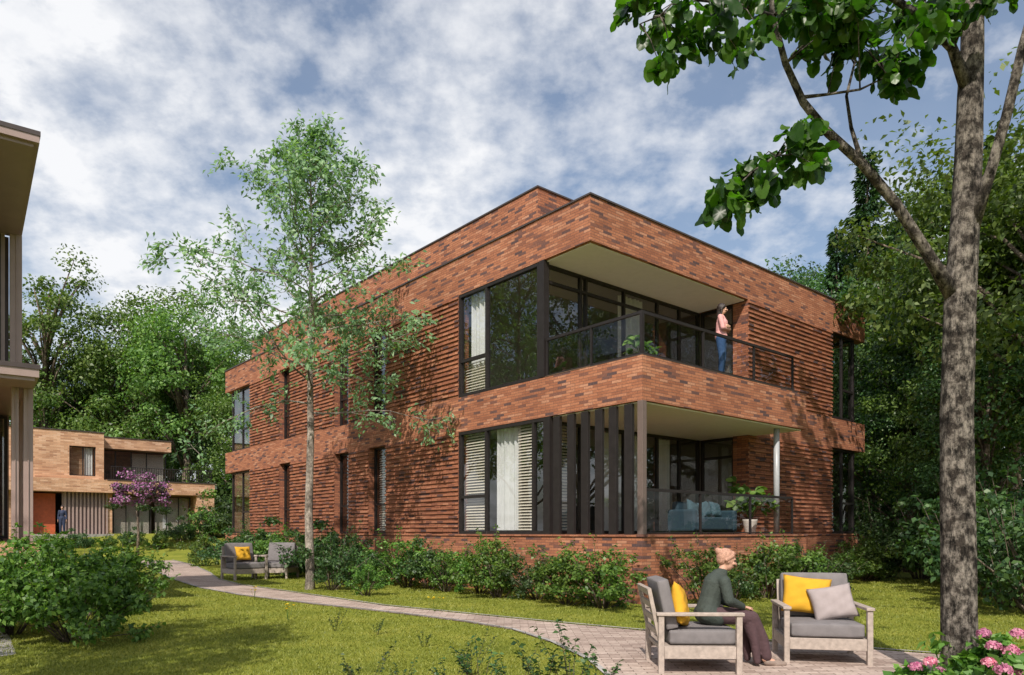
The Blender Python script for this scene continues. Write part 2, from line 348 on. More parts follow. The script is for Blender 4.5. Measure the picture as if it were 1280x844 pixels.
tag(eb.build('path_edging',M['paver2']),kind='structure')
sb=MB(); sb.quad(P(-160,765,.008),P(0,768,.008),P(10,790,.008),P(20,818,.008),P(-160,840,.008)); tag(sb.build('side_paving',M['paver2']),kind='structure')

def inpoly(X,Y,pl):
    c=np.zeros(len(X),bool); n_=len(pl); j=n_-1
    for i in range(n_):
        xi,yi=pl[i].x,pl[i].y; xj,yj=pl[j].x,pl[j].y
        c^=((yi>Y)!=(yj>Y))&(X<(xj-xi)*(Y-yi)/(yj-yi+1e-12)+xi); j=i
    return c
rng=np.random.default_rng(5)
k=270000; Yv=6.2+24*rng.random(k)**2.0; Xv=rng.uniform(-.8,.85,k)*Yv
O=Vector((2.693,15,0)); dR=Vector((.763,.647,0)); dL=Vector((-.647,.763,0))
lv=(Xv-O.x)*dR.x+(Yv-O.y)*dR.y; lu=(Xv-O.x)*dL.x+(Yv-O.y)*dL.y
ok=~inpoly(Xv,Yv,poly)&~((lv>-.2)&(lu>-.1))
Xv=Xv[ok];Yv=Yv[ok];k=len(Xv)
hh=(.011+.013*rng.random(k))*(1+Yv/22); hh*=1+1.3*(rng.random(k)>.994); a=rng.random(k)*6.283; w=.0032*(1+Yv/7)
bx=np.stack([Xv,Yv,np.zeros(k)],1); sd=np.stack([np.cos(a)*w,np.sin(a)*w,np.zeros(k)],1); ln=np.stack([rng.normal(0,.6,k)*hh,rng.normal(0,.6,k)*hh,hh],1)
V=np.stack([bx-sd,bx+sd,bx+ln],1).reshape(-1,3); Fc=np.arange(3*k).reshape(-1,3)
tag(link('grass',np_mesh('grass',V,Fc),M['grassb']),'short sunlit lawn grass around the curved paved path','grass',kind='stuff')

# ------------------------------------------------------------ main building
ZP,ZC,ZB,ZR,ZT=1.40,4.23,5.17,7.98,8.99
B=thing('apartment_building','large two-storey red brick apartment building with projecting corner balcony','building',(2.693,15,0),math.atan2(.647,.763))
LW=13.57; LU=24.9; U0=1.473
def brick(name,boxes,rel=None,m='brick',parent=B):
    mb=MB()
    for b in boxes: mb.box(*b)
    if rel:
        for (ax,c,a0,a1,z0,z1) in rel:
            k0=int(math.ceil(z0/BH-1e-6)); k1=int(z1/BH+1e-6)
            for kk in range(k0,k1):
                dense=(kk%2==0)
                off=-.5*BW if kk%2==0 else 0
                n0=int(a0/BW)-1; base=.031+.004*math.sin(kk*1.7)
                for n_ in range(n0,int(a1/BW)+2):
                    s0=max(a0,n_*BW+off); s1=min(a1,(n_+1)*BW+off)
                    if s1-s0<.05: continue
                    q=rnd.random()
                    if dense: pr=base+.005*rnd.random()-(.012 if q>.96 else 0)+(.014 if q<.06 else 0)
                    elif q<.03: pr=.012+.006*rnd.random()
                    else: continue
                    za=kk*BH+.003; zb=(kk+1)*BH-.003
                    if ax=='x': mb.box(c-pr,c+.01,s0,s1,za,zb)
                    else: mb.box(s0,s1,c-pr,c+.01,za,zb)
    return mb.build(name,M[m],parent,uv=True)
brick('plinth',[(0,6.76,0,U0,-.4,ZP),(0,LW,U0,LU,-.4,ZP)])
MB().box(-.03,6.79,-.03,U0-.035,ZP,ZP+.045).box(-.03,LW+.03,U0-.03,LU+.03,ZP,ZP+.045).build('plinth_sill',M['brick'],B,uv=True)
ZP+=.045
brick('balcony_band',[(0,6.76,0,U0-.002,ZC,ZB)])
brick('floor_band',[(0,LW,U0,LU,ZC,ZB)])
brick('roof_band',[(0,LW,U0,LU,ZR,ZT)])
brick('roof_parapet',[(.6,9.5,3.87,23.2,ZT,10.20)])
c_=MB(); 
for (x0,x1,y0,y1,z) in ((0,LW,U0,LU,ZT),(.6,9.5,3.87,23.2,10.20)):
    e=.03
    c_.box(x0-e,x1+e,y0-e,y0+.3,z,z+.04).box(x0-e,x1+e,y1-.3,y1+e,z,z+.04).box(x0-e,x0+.3,y0+.3,y1-.3,z,z+.04).box(x1-.3,x1+e,y0+.3,y1-.3,z,z+.04)
c_.build('coping',M['coping'],B)
MB().box(-.006,6.766,-.006,U0,ZB,ZB+.02).build('balcony_coping',M['coping'],B)
MB().box(.10,6.3,U0+.10,3.2,ZR-.03,ZR-.001).build('roof_soffit',M['soffit'],B)
MB().box(.10,6.66,.10,3.1,ZC-.03,ZC-.001).build('balcony_soffit',M['soffit'],B)
MB().box(.02,6.2,1.5,3.1,ZB+.021,ZB+.03).build('balcony_deck',M['floor'],B)
wu=[(6.43,10.30),(11.38,12.78),(13.80,17.55),(18.62,21.8)]
for (z0,z1) in ((ZP,ZC),(ZB,ZR)):
    brick('side_wall',[(0,.35,a,b,z0+.001,z1-.001) for a,b in wu],[('x',0,a,b,z0,z1-.02) for a,b in wu],'brickw')
    brick('front_wall',[(6.33,11.22,U0,U0+.35,z0+.001,z1-.001)],[('y',U0,6.33,11.22,z0,z1-.02)],'brickw')
    brick('end_wall',[(1.2,LW,LU-.35,LU-.001,z0+.001,z1-.001),(LW-.35,LW-.001,3.2,LU-.36,z0+.001,z1-.001)])
    MB().box(6.9,7.0,U0+.36,7.0,z0,z1).box(.36,LW-.36,7.0,7.1,z0,z1).build('partition',M['plaster'],B)
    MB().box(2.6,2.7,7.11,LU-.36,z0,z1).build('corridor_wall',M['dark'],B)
    MB().box(.02,6.89,3.13,6.99,z0+.001,z0+.02).build('room_floor',M['floor'],B)
    MB().box(.02,6.89,3.21,6.99,z1-.02,z1-.001).build('room_ceiling',M['plaster'],B)
def window(ax,c,a0,a1,z0,z1,mull=(),trans=(),parent=B,fw=.06,dep=.09,glass='glass',name='window',flip=1):
    mb=MB()
    def bx(s0,s1,q0,q1,d0=-dep/2,d1=dep/2):
        if ax=='x': mb.box(c+d0,c+d1,s0,s1,q0,q1)
        else: mb.box(s0,s1,c+d0,c+d1,q0,q1)
    bx(a0,a0+fw,z0,z1); bx(a1-fw,a1,z0,z1); bx(a0+fw,a1-fw,z0,z0+fw); bx(a0+fw,a1-fw,z1-fw,z1)
    for m_ in mull: bx(m_-fw/2,m_+fw/2,z0+fw,z1-fw,-dep/2+.004,dep/2-.004)
    for (s0,s1,zz) in trans: bx(s0+.02,s1-.02,zz-fw/2,zz+fw/2,-dep/2+.008,dep/2-.008)
    w=mb.build(name,M['frame'],parent)
    g=MB()
    if ax=='x': g.quad((c,a0+fw/2,z0+fw/2),(c,a1-fw/2,z0+fw/2),(c,a1-fw/2,z1-fw/2),(c,a0+fw/2,z1-fw/2))
    else: g.quad((a0+fw/2,c,z0+fw/2),(a1-fw/2,c,z0+fw/2),(a1-fw/2,c,z1-fw/2),(a0+fw/2,c,z1-fw/2))
    g.build('pane',M[glass],w); return w
def curtain(par,ax,c,a0,a1,z0,z1,amp=.05,wl=.17):
    mb=MB(); n_=max(8,int((a1-a0)/.03)); pr=[]
    for i in range(n_+1):
        a=a0+(a1-a0)*i/n_; d=c+amp*math.sin(2*math.pi*a/wl+.9*math.sin(a*5))+.02*math.sin(a*13)
        pr.append((d,a) if ax=='x' else (a,d))
    for (p,q) in zip(pr,pr[1:]): mb.quad((*p,z0),(*q,z0),(*q,z1),(*p,z1))
    mb.build('curtain',M['curtain'],par,True)
def blind(par,ax,c,a0,a1,z0,z1):
    mb=MB(); z=z0
    while z<z1:
        if ax=='x': mb.quad((c-.02,a0,z),(c-.02,a1,z),(c+.03,a1,z+.05),(c+.03,a0,z+.05))
        else: mb.quad((a0,c-.02,z),(a1,c-.02,z),(a1,c+.03,z+.05),(a0,c+.03,z+.05))
        z+=.075
    mb.build('blind',M['blind'],par)
w=window('x',.07,3.17,6.43,ZB+.01,ZR-.005,(5.23,),((5.23,6.43,6.15),),fw=.08,dep=.12)
curtain(w,'x',.26,5.35,6.1,ZB+.1,ZR-.05); blind(w,'x',.17,5.35,6.3,ZB+.12,6.08)
w=window('x',.07,2.95,6.43,ZP+.001,ZC-.005,(5.25,3.4),((5.25,6.43,2.45),),fw=.08,dep=.12)
curtain(w,'x',.30,4.15,5.15,ZP+.1,ZC-.05); blind(w,'x',.17,5.35,6.3,ZP+.12,ZC-.1); blind(w,'x',.17,3.5,4.12,ZP+.1,ZC-.1)
for (z0,z1) in ((ZP,ZC),(ZB+.02,ZR)):
    MB().box(-.012,.16,2.98 if z0>3 else 2.78,3.16 if z0>3 else 2.94,z0,z1-.002).build('corner_post',M['frame'],B)
    w=window('y',3.12,.17,6.33,z0+.012,z1-.035,(1.35,1.55,3.0,4.4,5.4),((.2,6.3,z1-.45),) if z0>3 else (),fw=.07,dep=.1,name='sliding_door')
    curtain(w,'y',3.35,3.1 if z0>3 else 2.3,4.1 if z0>3 else 3.9,z0+.05,z1-.1)
    if z0<3: curtain(w,'y',3.36,4.6,5.2,z0+.05,z1-.1); blind(w,'y',3.28,.3,1.3,z0+.1,z1-.1)
    brick('recess_wall',[(6.332,6.68,U0+.352,1.95,z0,z1-.003)],None)
    window('x',6.42,1.95,3.06,z0+.012,z1-.04,(),((1.95,3.06,z0+2.2),),fw=.07)
    for (a,b) in ((10.30,11.38),(12.78,13.80),(17.55,18.62)):
        w=window('x',.24,a+.002,b-.002,z0+.01,z1-.006,(),((a,b,z0+.95),),fw=.06)
        if (a<11): blind(w,'x',.36,a+.08,b-.08,z0+.1 if z0<3 else z1-1.2,z1-.1)
    w=window('x',.22,21.802,24.5,z0+.01,z1-.006,(23.2,),((21.8,23.2,z0+.95),),fw=.07)
    window('y',24.46,.27,1.2,z0+.012,z1-.008,(),(),fw=.07)
    w=window('y',U0+.12,11.222,12.95,z0+.01,z1-.006,(12.1,),((12.1,12.95,z0+1.0),),fw=.07)
    window('x',12.91,U0+.17,3.2,z0+.01,z1-.006,(),(),fw=.07)
for px in (694,711.5,729,746.5,764,783.5):
    kx=(px-640)/908; u=(2.693-15*kx)/(.647+.763*kx)
    MB().box(.02,.11,u-.115,u+.095,ZP,ZC-.032).build('sun_fin',M['frame'],B,bevel=.006)
MB().box(-.008,.13,-.008,.13,ZP,ZC-.002).build('corner_column',M['taupe2'],B,bevel=.006)
MB().tube([(5.78,.3,ZP-.02),(5.78,.3,ZC-.02)],[.075,.075],16).build('steel_column',M['steel'],B,True)
def railing(segs,z0,z1,posts,name,e=.1):
    mb=MB()
    for (ax,c,a0,a1) in segs:
        if ax=='y': mb.box(a0,a1,c-.03,c+.03,z1-.06,z1).box(a0,a1,c-.015,c+.015,z0+.02,z0+.05)
        else: mb.box(c-.03,c+.03,a0,a1,z1-.061,z1-.001).box(c-.015,c+.015,a0,a1,z0+.02,z0+.05)
    for i,(x,y) in enumerate(posts):
        h=.035 if i==0 else .024
        mb.box(x-h,x+h,y-h,y+h,z0,z1-(.062 if i else -.002))
    r_=mb.build(name,M['frame'],B)
    for (ax,c,a0,a1) in segs:
        g=MB()
        if ax=='y': g.quad((a0,c,z0+.05),(a1,c,z0+.05),(a1,c,z1-.06),(a0,c,z1-.06))
        else: g.quad((c,a0,z0+.05),(c,a1,z0+.05),(c,a1,z1-.061),(c,a0,z1-.061))
        g.build('pane',M['railglass'],r_)
railing([('y',.06,.095,6.15),('x',.06,.095,2.97)],ZB+.02,6.10,[(.06,.06),(2.2,.06),(4.3,.06),(6.15,.06),(.06,1.5),(.06,2.94)],'balcony_railing')
railing([('y',.1,.2,6.2)],ZP,2.42,[(.2,.1),(2.15,.1),(4.2,.1),(6.2,.1)],'terrace_railing')

# ------------------------------------------------------------ left canopy building (bay 5.1 m deep)
A=thing('canopy_building','building with taupe columns and overhanging dark-edged roof at the left edge','building',(-8.24,12.7,0),math.atan2(.601,.799))
LD=5.1
MB().box(-12,0,0,LD,8.42,8.50).build('roof_edge',M['coping'],A)
MB().box(-12,-.015,.015,LD-.015,8.30,8.42).build('roof_fascia',M['taupe'],A)
MB().box(-12,-.10,.10,LD-.1,8.24,8.30).build('roof_soffit',M['taupe'],A)
MB().box(-12,-.0,.0,LD,4.34,4.42).build('floor_edge',M['coping'],A)
MB().box(-12,-.02,.02,LD-.02,4.20,4.34).build('floor_fascia',M['taupe'],A)
MB().box(-12,-.08,.08,LD-.1,4.14,4.20).build('floor_soffit',M['taupe'],A)
MB().box(-12,-.0,0,LD+.2,-.3,1.3).build('plinth',M['brick2'],A,uv=True)
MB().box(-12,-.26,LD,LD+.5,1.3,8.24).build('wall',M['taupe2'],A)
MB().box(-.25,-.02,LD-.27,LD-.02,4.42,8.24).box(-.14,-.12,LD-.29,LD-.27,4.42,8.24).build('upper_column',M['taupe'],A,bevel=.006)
for i in range(9): MB().box(-.42-.17*i,-.34-.17*i,LD-.2,LD-.06,4.42,8.24).build('upper_fin',M['taupe'],A)
for (x,y,s) in ((-.05,.95,.15),(-.27,.95,.11)):
    MB().box(x-s,x,y,y+.22,1.3,4.14).box(x-s*.55,x-s*.45,y-.02,y+.0,1.3,4.14).build('column',M['taupe'],A,bevel=.006)
for i in range(16): MB().box(-.14,-.04,1.4+i*.22,1.52+i*.22,1.3,4.14).build('fin',M['taupe'],A)
for i in range(10): MB().box(-.2-.17*i,-.10-.17*i,LD-.12,LD-.03,1.3,4.14).build('fin',M['taupe'],A)
w=window('y',LD-.25,-4.2,-.42,4.5,8.2,(-1.0,-1.7,-2.6),((-4.2,-.5,5.5),),parent=A,fw=.07)
w=window('y',LD-.3,-4.2,-.3,1.35,4.1,(-1.2,-2.2),(),parent=A)

# ------------------------------------------------------------ far house
H=thing('brick_house','pale orange brick house with flat roofs and red door in the far left background','house',(-31.7,45,0),math.atan2(.647,.763))
b0=.6
def hb(name,boxes,m='brick2'):
    mb=MB()
    for b in boxes: mb.box(*b)
    return mb.build(name,M[m],H,uv=True)
hb('upper_block',[(-6,3.7,0,8,4.95,8.1),(5.23,5.7,0,8,4.95,8.1),(3.7,5.23,0,8,7.15,8.1),(3.7,5.23,0,8,4.95,5.2),(3.7,5.23,.5,8,5.2,7.15)])
hb('roof_band',[(5.7,10.25,1.2,8,7.25,8.0)])
hb('floor_band',[(-6,12.7,-.7,8,4.1,4.95)])
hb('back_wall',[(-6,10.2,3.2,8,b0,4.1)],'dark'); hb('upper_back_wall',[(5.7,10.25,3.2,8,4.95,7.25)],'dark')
for q in [(-6,1.6,0,3,b0,4.1),(11.5,12.7,-.6,3,b0,4.1),(5.8,6.2,0,3,b0,4.1)]: hb('ground_wall',[q])
hb('door',[(1.75,3.0,.6,.75,b0,4.0)],'door'); hb('slat_panel',[(3.4+i*.22,3.5+i*.22,-.1,.1,b0,4.1) for i in range(12)]+[(3.3,6.0,.12,.2,b0,4.1)],'taupe')
hb('coping',[(-6,5.75,-.05,8,8.1,8.16),(5.7,10.3,1.15,8,8.0,8.05),(5.75,12.75,-.75,8,4.95,5.0)],'coping')
w=window('y',.2,3.7,5.23,5.2,7.15,(4.5,),(),parent=H); curtain(w,'y',.35,4.6,5.1,5.25,7.1)
w=window('y',2.0,5.8,10.1,4.96,7.2,(6.8,7.8,8.8),(),parent=H); blind(w,'y',2.2,7.9,10.0,5.0,7.1)
for (a,b) in ((6.3,8.7),(8.9,11.3)):
    w=window('y',.3,a,b,b0+.2,4.0,(a+.8,a+1.6),(),parent=H); blind(w,'y',.5,a+.1,b-.1,b0+.4,3.9)
mb=MB(); mb.box(6,12.6,-.62,-.58,5.85,5.9)
for i in range(45): mb.box(6+i*.147,6.03+i*.147,-.62,-.58,5.0,5.85)
mb.build('railing',M['frame'],H)
MB().box(1,6,-1.5,.0,0,1.36).build('entrance_step',M['paver2'],H)

# ------------------------------------------------------------ vegetation prototypes
def place(proto,first,loc,rz,s,label,group):
    if first:
        proto.location=loc; proto.rotation_euler=(0,0,rz); proto.scale=s if isinstance(s,tuple) else (s,s,s); proto['label']=label
        if group: proto['group']=group
        return proto
    return dup(proto,loc,rz,s,label,group)
protos={'a':make_tree('d',11,'leafy_tree','x',M['leafA']),
 'b':make_tree('d',12,'leafy_tree','x',M['leafB'],rad=(3.0,3.2,4.9),ncl=100),
 'e':make_tree('d',14,'leafy_tree','x',M['leafA'],rad=(3.9,3.5,4.0),zc=7.6,ncl=80,clr=1.15),
 't':make_tree('d',15,'slender_tree','x',M['leafA'],rad=(1.9,1.9,3.9),zc=8.0,ncl=36,nper=140,clr=.8),
 'c':make_conifer(16,'conifer_tree','x')}
used=set()
left=[(58,60,23.0,'t','slender airy tree rising highest above the brick house at far left'),
(18,60,15,'a','leafy tree at far left half hidden by the canopy building'),
(98,66,15.5,'b','darker round tree just right of the slender tree above the brick house'),
(140,63,18.0,'e','broad tree above the upper block of the far brick house'),
(188,65,21.5,'a','tallest rounded tree behind the far brick house'),
(232,62,20.5,'e','wide tree standing right of the tallest rounded one behind the far house'),
(272,66,18.0,'b','tree whose crown meets the far end of the red brick building'),
(300,60,14,'a','tree mostly hidden behind the far end of the red brick building'),
(80,75,17,'b','tree behind the gap between slender tree and broad tree at far left'),
(160,78,20,'b','dim tree glimpsed behind the broad tree at far left'),
(215,76,19,'b','dim tree glimpsed behind the tallest rounded tree'),
(250,74,19,'a','dim tree glimpsed near the roof end of the red brick building')]
right=[(1003,45,16.8,'b','dark leafy tree peeking over the roof at its right end'),
(1025,50,18.5,'b','dim tree filling the gap between the roof corner and the shorter conifer'),
(1046,42,18.6,'c','shorter conifer left of the tall conifer beside the roof'),
(1050,34,12.6,'b','dark leafy tree in front of the shorter conifer beside the brick building'),
(1084,39,21.8,'c','tall dark conifer rising above the right end of the roof'),
(1122,33,13.2,'a','leafy tree just right of the tall conifer'),
(1120,45,20.0,'c','conifer half hidden behind and right of the tall conifer'),
(1158,37,18.6,'c','conifer showing directly left of the foreground trunk'),
(1165,29,12.5,'b','dark leafy tree low at the left of the foreground trunk'),
(1205,34,15.5,'e','broad tree directly behind the foreground trunk'),
(1245,33,19.5,'c','conifer showing right of the foreground trunk'),
(1266,25,15.0,'a','bright leafy tree right of the foreground trunk'),
(1312,21,14.6,'e','leafy tree cut by the right edge of the photo'),
(1090,30,8.5,'b','low dark tree beside the right corner of the brick building'),
(1135,27,8.0,'b','low dark tree behind the lawn left of the foreground trunk'),
(1235,22,8.0,'b','low dark tree behind the hydrangeas at right'),
(1185,25,8.5,'a','low bushy tree hidden behind the foreground trunk')]
for lst,grp in ((left,'trees behind the far brick house'),(right,'woodland trees right of the brick building')):
    for (px,Y,h,kd,lab) in lst:
        s=h/12; o=place(protos[kd],kd not in used,(XA(px,Y),Y,gz(0,Y)-.1),rnd.random()*6.28,(s*.82,s*.82,s) if kd=='c' else s,lab,grp); used.add(kd)
for (x,y,h,kd,lab) in [(20,27,16,'e','tree facing the terrace beyond the right edge'),(21,17,15,'b','tree nearest the terrace beyond the right edge'),(-21,21,13.5,'a','tree beside the canopy building outside the left edge'),(-29,27,15,'e','taller tree beside the canopy building outside the left edge')]:
    dup(protos[kd],(x,y,0),rnd.random()*6,h/12,lab,'surrounding trees')

sh=[make_shrub(21,'shrub','x',M['leafS']),make_shrub(22,'shrub','x',M['leafS'],.06,(.55,.6,.6),.5,36,85,.17,spr=26,sprl=.36),make_shrub(23,'shrub','x',M['leafB'],.075,(.65,.6,.5),.5,34,100,.22),make_shrub(24,'shrub','x',M['leafB'],.06,(.6,.55,.62),.55,30,80,.17,spr=30,sprl=.4,lumpy=.5)]
su=set()
def shrub(k,loc,s,label,group):
    o=place(sh[k],k not in su,loc,rnd.random()*6.28,s,label,group); su.add(k); return o
ords=['first','second','third','fourth','fifth','sixth','seventh','eighth','ninth','tenth','eleventh','twelfth','thirteenth','fourteenth','fifteenth','sixteenth','seventeenth']
us=[.0,1.0,2.2,3.1,4.2,5.2,6.2,7.2,8.6,10.0,11.6,13.2,15.0,17,19,21.2,23.4]
ks=[1,0,3,1,0,1,2,1,0,3,2,3,0,2,3,2,0]
for i,u in enumerate(us):
    q=O+dL*u+dR*(-.85-.6*rnd.random())
    s=rnd.uniform(.8,1.3)*(1.05 if i<10 else 1.35)
    shrub(ks[i],(q.x,q.y,0),(s*rnd.uniform(1,1.35),s*rnd.uniform(1,1.2),s*rnd.uniform(.9,1.1)),'green shrub along the long brick side wall, %s from the near corner'%ords[i],'shrubs along the side wall')
for i,v in enumerate([.9,2.1,3.3,4.5,5.6,6.9,8.2,9.5,10.9,12.3]):
    q=O+dR*v+dL*((-.7 if v<6.5 else .6)-.4*rnd.random())
    s=rnd.uniform(.8,1.2); shrub([1,3,0,1,2,0,3,1,0,2][i],(q.x,q.y,0),(s*1.2,s*1.1,s*rnd.uniform(.9,1.1)),'green shrub under the balcony front wall, %s from the near corner'%ords[i],'shrubs along the front wall')
for i,(px,py,s,k) in enumerate([(414,738,1.2,3),(436,731,1.2,2),(458,745,.7,1),(400,720,1.3,2),(385,700,1.9,2),(300,698,1.4,2),(268,694,1.7,3),(235,690,1.5,0),(205,688,1.6,2),(180,688,1.4,2),(325,694,1.9,2),(350,696,2.1,3),(425,706,1.9,2)]):
    q=P(px,py); shrub(k,(q.x,q.y,0),s,'dark green shrub near the far garden chairs, %s counted from the grey-barked tree'%ords[i],'shrubs in the far bed')
for i,(px,Y,s) in enumerate([(60,43,1.1),(100,43.5,1.1),(135,42.5,1.0),(165,44,1.1),(195,43,1.2),(225,45,1.5),(255,46,1.8),(285,47,2.6),(300,52,3.5),(270,58,5.0),(292,62,6.0),(245,68,6)]):
    shrub(2 if i%2 else 0,(XA(px,Y),Y,gz(0,Y)-.15),s,'green shrub around the far brick house, %s in order from the left'%ords[i],'shrubs before the far house')
for i,(px,Y,s) in enumerate([(1110,24,1.9),(1150,23,2.1),(1185,21,2.2),(1100,28,2.6),(1225,17,2.0),(1262,14.5,1.9),(1300,13,1.9),(1250,19,2.8),(1140,29,3.2)]):
    shrub(2 if i%3 else 3,(XA(px,Y),Y,0),s,'dark shrub at the right lawn edge, %s in order from the brick wall'%ords[i],'shrubs at the right lawn edge')
bb=make_shrub(31,'large_bush','wide leafy green bush on the lawn at the left',M['leafS'],.075,(1.0,.9,.6),.66,95,105,.2,cat='bush',spr=60,sprl=.34,lumpy=.45)
bb.location=(XA(92,9.9),9.9,0)
dup(bb,(XA(15,10.6),10.6,0),2.2,1.0,'green bush cut off by the left edge of the photo','left foreground bushes'); bb['group']='left foreground bushes'
dup(bb,(XA(140,13.4),13.4,0),4.2,.88,'green bush behind the wide leafy bush on the lawn','left foreground bushes')
dup(bb,(XA(45,13.5),13.5,0),1.2,.95,'green bush between the canopy building and the wide leafy bush','left foreground bushes')
def make_weed(seed,label):
    rng=np.random.default_rng(seed); t=thing('stemmed_plant',label,'plant'); mb=MB(); PP=[];DD=[]
    for i in range(7):
        a=rng.random()*6.28; ln_=rng.uniform(.3,.7); e=Vector((math.cos(a)*ln_*.6,math.sin(a)*ln_*.6,ln_)); b_=Vector((math.cos(a)*.06,math.sin(a)*.06,0))
        mid=(b_+e)*.5+Vector((0,0,.05)); mb.tube([b_,mid,e],[.004,.003,.0015],5)
        for s in np.linspace(.25,1,11):
            q=b_.lerp(mid,s*2) if s<.5 else mid.lerp(e,(s-.5)*2)
            for g_ in range(2): PP.append(tuple(q)); aa=rng.random()*6.28; DD.append((math.cos(aa),math.sin(aa),.3))
    mb.build('stems',M['bark'],t,True); PP=np.array(PP);DD=np.array(DD)
    link('foliage',leaves_mesh('weed',rng,PP,np.tile([0,0,1.],(len(PP),1)),.058*rng.uniform(.6,1.3,len(PP)),.6,T_RH,.4,0,DD*2,.4),M['leafB'],t); return t
wd=[make_weed(41,'x'),make_weed(42,'x')]; wu_=set()
for i,(px,Y,s) in enumerate([(455,6.6,.7),(500,6.7,.55),(560,6.6,.65),(600,6.7,.9),(640,6.5,.75),(680,6.6,1.0),(715,6.7,1.05),(750,6.6,.75),(590,7.6,.65),(530,9.5,.4),(420,11,.5),(470,10.6,.45)]):
    place(wd[i%2],(i%2) not in wu_,(XA(px,Y),Y,0),rnd.random()*6,s,'leggy leafy plant at bottom centre of the lawn, %s from the left front'%ords[i],'leggy plants in the lawn'); wu_.add(i%2)

# ------------------------------------------------------------ grey barked slender tree
def branchy(root,rng,trunkpts,trad,limbs,leafL,mat,bmat,per=26,wr=.45,T=T_RH):
    mb=MB(); mb.tube(trunkpts,trad,12,.06); PP=[];DD=[]
    for (st,d,ln_,r0) in limbs:
        st=Vector(st); d=Vector(d).normalized(); pts=[st]; q=st.copy(); dd=d.copy()
        n_=7
        for i in range(n_):
            dd=(dd+Vector(rng.normal(0,.13,3))+Vector((0,0,.05-.03*i))).normalized(); q=q+dd*ln_/n_; pts.append(q.copy())
        mb.tube(pts,[r0*(1-.13*i) for i in range(len(pts))],6)
        for i in range(1,len(pts)):
            for s_ in range(3 if i>1 else 1):
                tw=(dd*.5+Vector(rng.normal(0,.75,3))+Vector((0,0,.1))).normalized(); tl=ln_*rng.uniform(.14,.34)*(1.1-.08*i)
                e=pts[i]+tw*tl+Vector((0,0,-.05)); mb.tube([pts[i],(pts[i]+e)*.5+Vector((0,0,.04)),e],[r0*.28,r0*.2,.004],4)
                k_=int(per*(.5+tl)); cc_=pts[i].lerp(e,.8)
                for j in range(k_):
                    if j%2: c=pts[i].lerp(e,rng.uniform(.25,1.05))+Vector(rng.normal(0,.06,3))
                    else: c=cc_+Vector(rng.normal(0,.12,3))
                    PP.append(tuple(c)); DD.append(tuple(tw*.8))
    mb.build('trunk',bmat,root,True)
    PP=np.array(PP);DD=np.array(DD)
    link('crown',leaves_mesh('crown',rng,PP,np.tile([-.1,-.6,.5],(len(PP),1)),leafL*rng.uniform(.6,1.3,len(PP)),wr,T,.65,.35,DD,.6),mat,root)
    return len(PP)
rng=np.random.default_rng(78)
tb=P(387,737); T1=thing('slender_tree','slender young tree with thin grey trunk and sparse leaves before the side wall','tree',(tb.x,tb.y,0))
limbs=[]
ztop=11.6
for i in range(42):
    z=4.6+(ztop-4.6)*(i/42)**.9; a=i*2.4+rng.random(); f_=(z-4.6)/(ztop-4.6)
    ln_=(3.3*(1-f_)**.72*(.9+.4*min(1,f_*4))+.4)*rng.uniform(.8,1.15)
    el=.15+.8*f_
    limbs.append(((.02*math.sin(z),.03*math.cos(z),z),(math.cos(a)*math.cos(el),math.sin(a)*math.cos(el),math.sin(el)),ln_,.03*(1-f_*.6)))
nl=branchy(T1,rng,[(0,0,-.2),(.02,0,.3),(-.03,.02,2),(.03,0,4),(0,.03,6),(.04,0,8.5),(.02,0,ztop+.2)],[.16,.12,.105,.09,.07,.045,.012],limbs,.15,M['leafD'],M['birch'],per=18)

# ------------------------------------------------------------ foreground right tree
T2=thing('shade_tree','large tree with mottled trunk at the right and big broad leaves overhead','tree',(XA(1200,7.0),7.0,0))
o2=T2.location.copy()
rng=np.random.default_rng(5)
mb=MB()
def loc(px,py,Y): return Q(px,py,Y)-o2
tp=[(1201,905),(1200,850),(1199,780),(1198,700),(1197,610),(1196,520),(1198,450),(1200,380),(1204,315),(1208,250),(1211,185),(1213,120),(1215,60),(1216,0),(1220,-180),(1215,-420)]
tr=[.18,.162,.154,.15,.147,.141,.138,.135,.131,.123,.116,.108,.10,.096,.085,.07,.05,.02]
mb.tube([loc(a,b,7) for a,b in tp]+[Vector((5.2,8.2,12))-o2,Vector((6,9,14))-o2],tr,28,.08)
br=[([(1193,372,7),(1160,318,6.9),(1120,255,6.8),(1078,205,6.7),(1032,163,6.6),(1004,128,6.5),(982,80,6.5),(966,20,6.4),(958,-60,6.3),(940,-160,6.2)],[.08,.056,.05,.046,.042,.036,.03,.026,.02,.01]),
 ([(1208,300,7),(1238,215,6.8),(1258,145,6.7),(1278,60,6.6),(1310,-60,6.5)],[.085,.05,.045,.04,.03]),
 ([(1078,205,6.7),(1064,160,6.8),(1058,120,6.9),(1068,80,7.0),(1080,20,7.1)],[.025,.017,.014,.011,.008]),
 ([(1030,160,6.6),(1005,175,6.4),(970,195,6.3),(940,215,6.2),(915,240,6.1)],[.02,.014,.011,.008,.004]),
 ([(1000,122,6.5),(1035,118,6.4),(1075,112,6.3),(1110,95,6.3)],[.018,.012,.01,.005]),
 ([(966,20,6.4),(920,5,6.2),(870,0,6.0),(825,20,5.9),(800,30,5.8)],[.018,.014,.011,.008,.004]),
 ([(1213,120,7),(1190,60,6.9),(1150,20,6.7),(1090,-20,6.5),(1000,-60,6.3),(900,-70,6.1),(830,-60,5.9)],[.07,.045,.036,.03,.024,.018,.01]),
 ([(1216,0,7),(1180,-60,6.9),(1120,-120,6.8)],[.05,.04,.02]),
 ([(1220,-100,7),(1300,-200,7.4),(1380,-260,7.6)],[.05,.04,.02])]
for pts,rd in br: mb.tube([loc(*q) for q in pts],rd,8,.05)
cl=[]
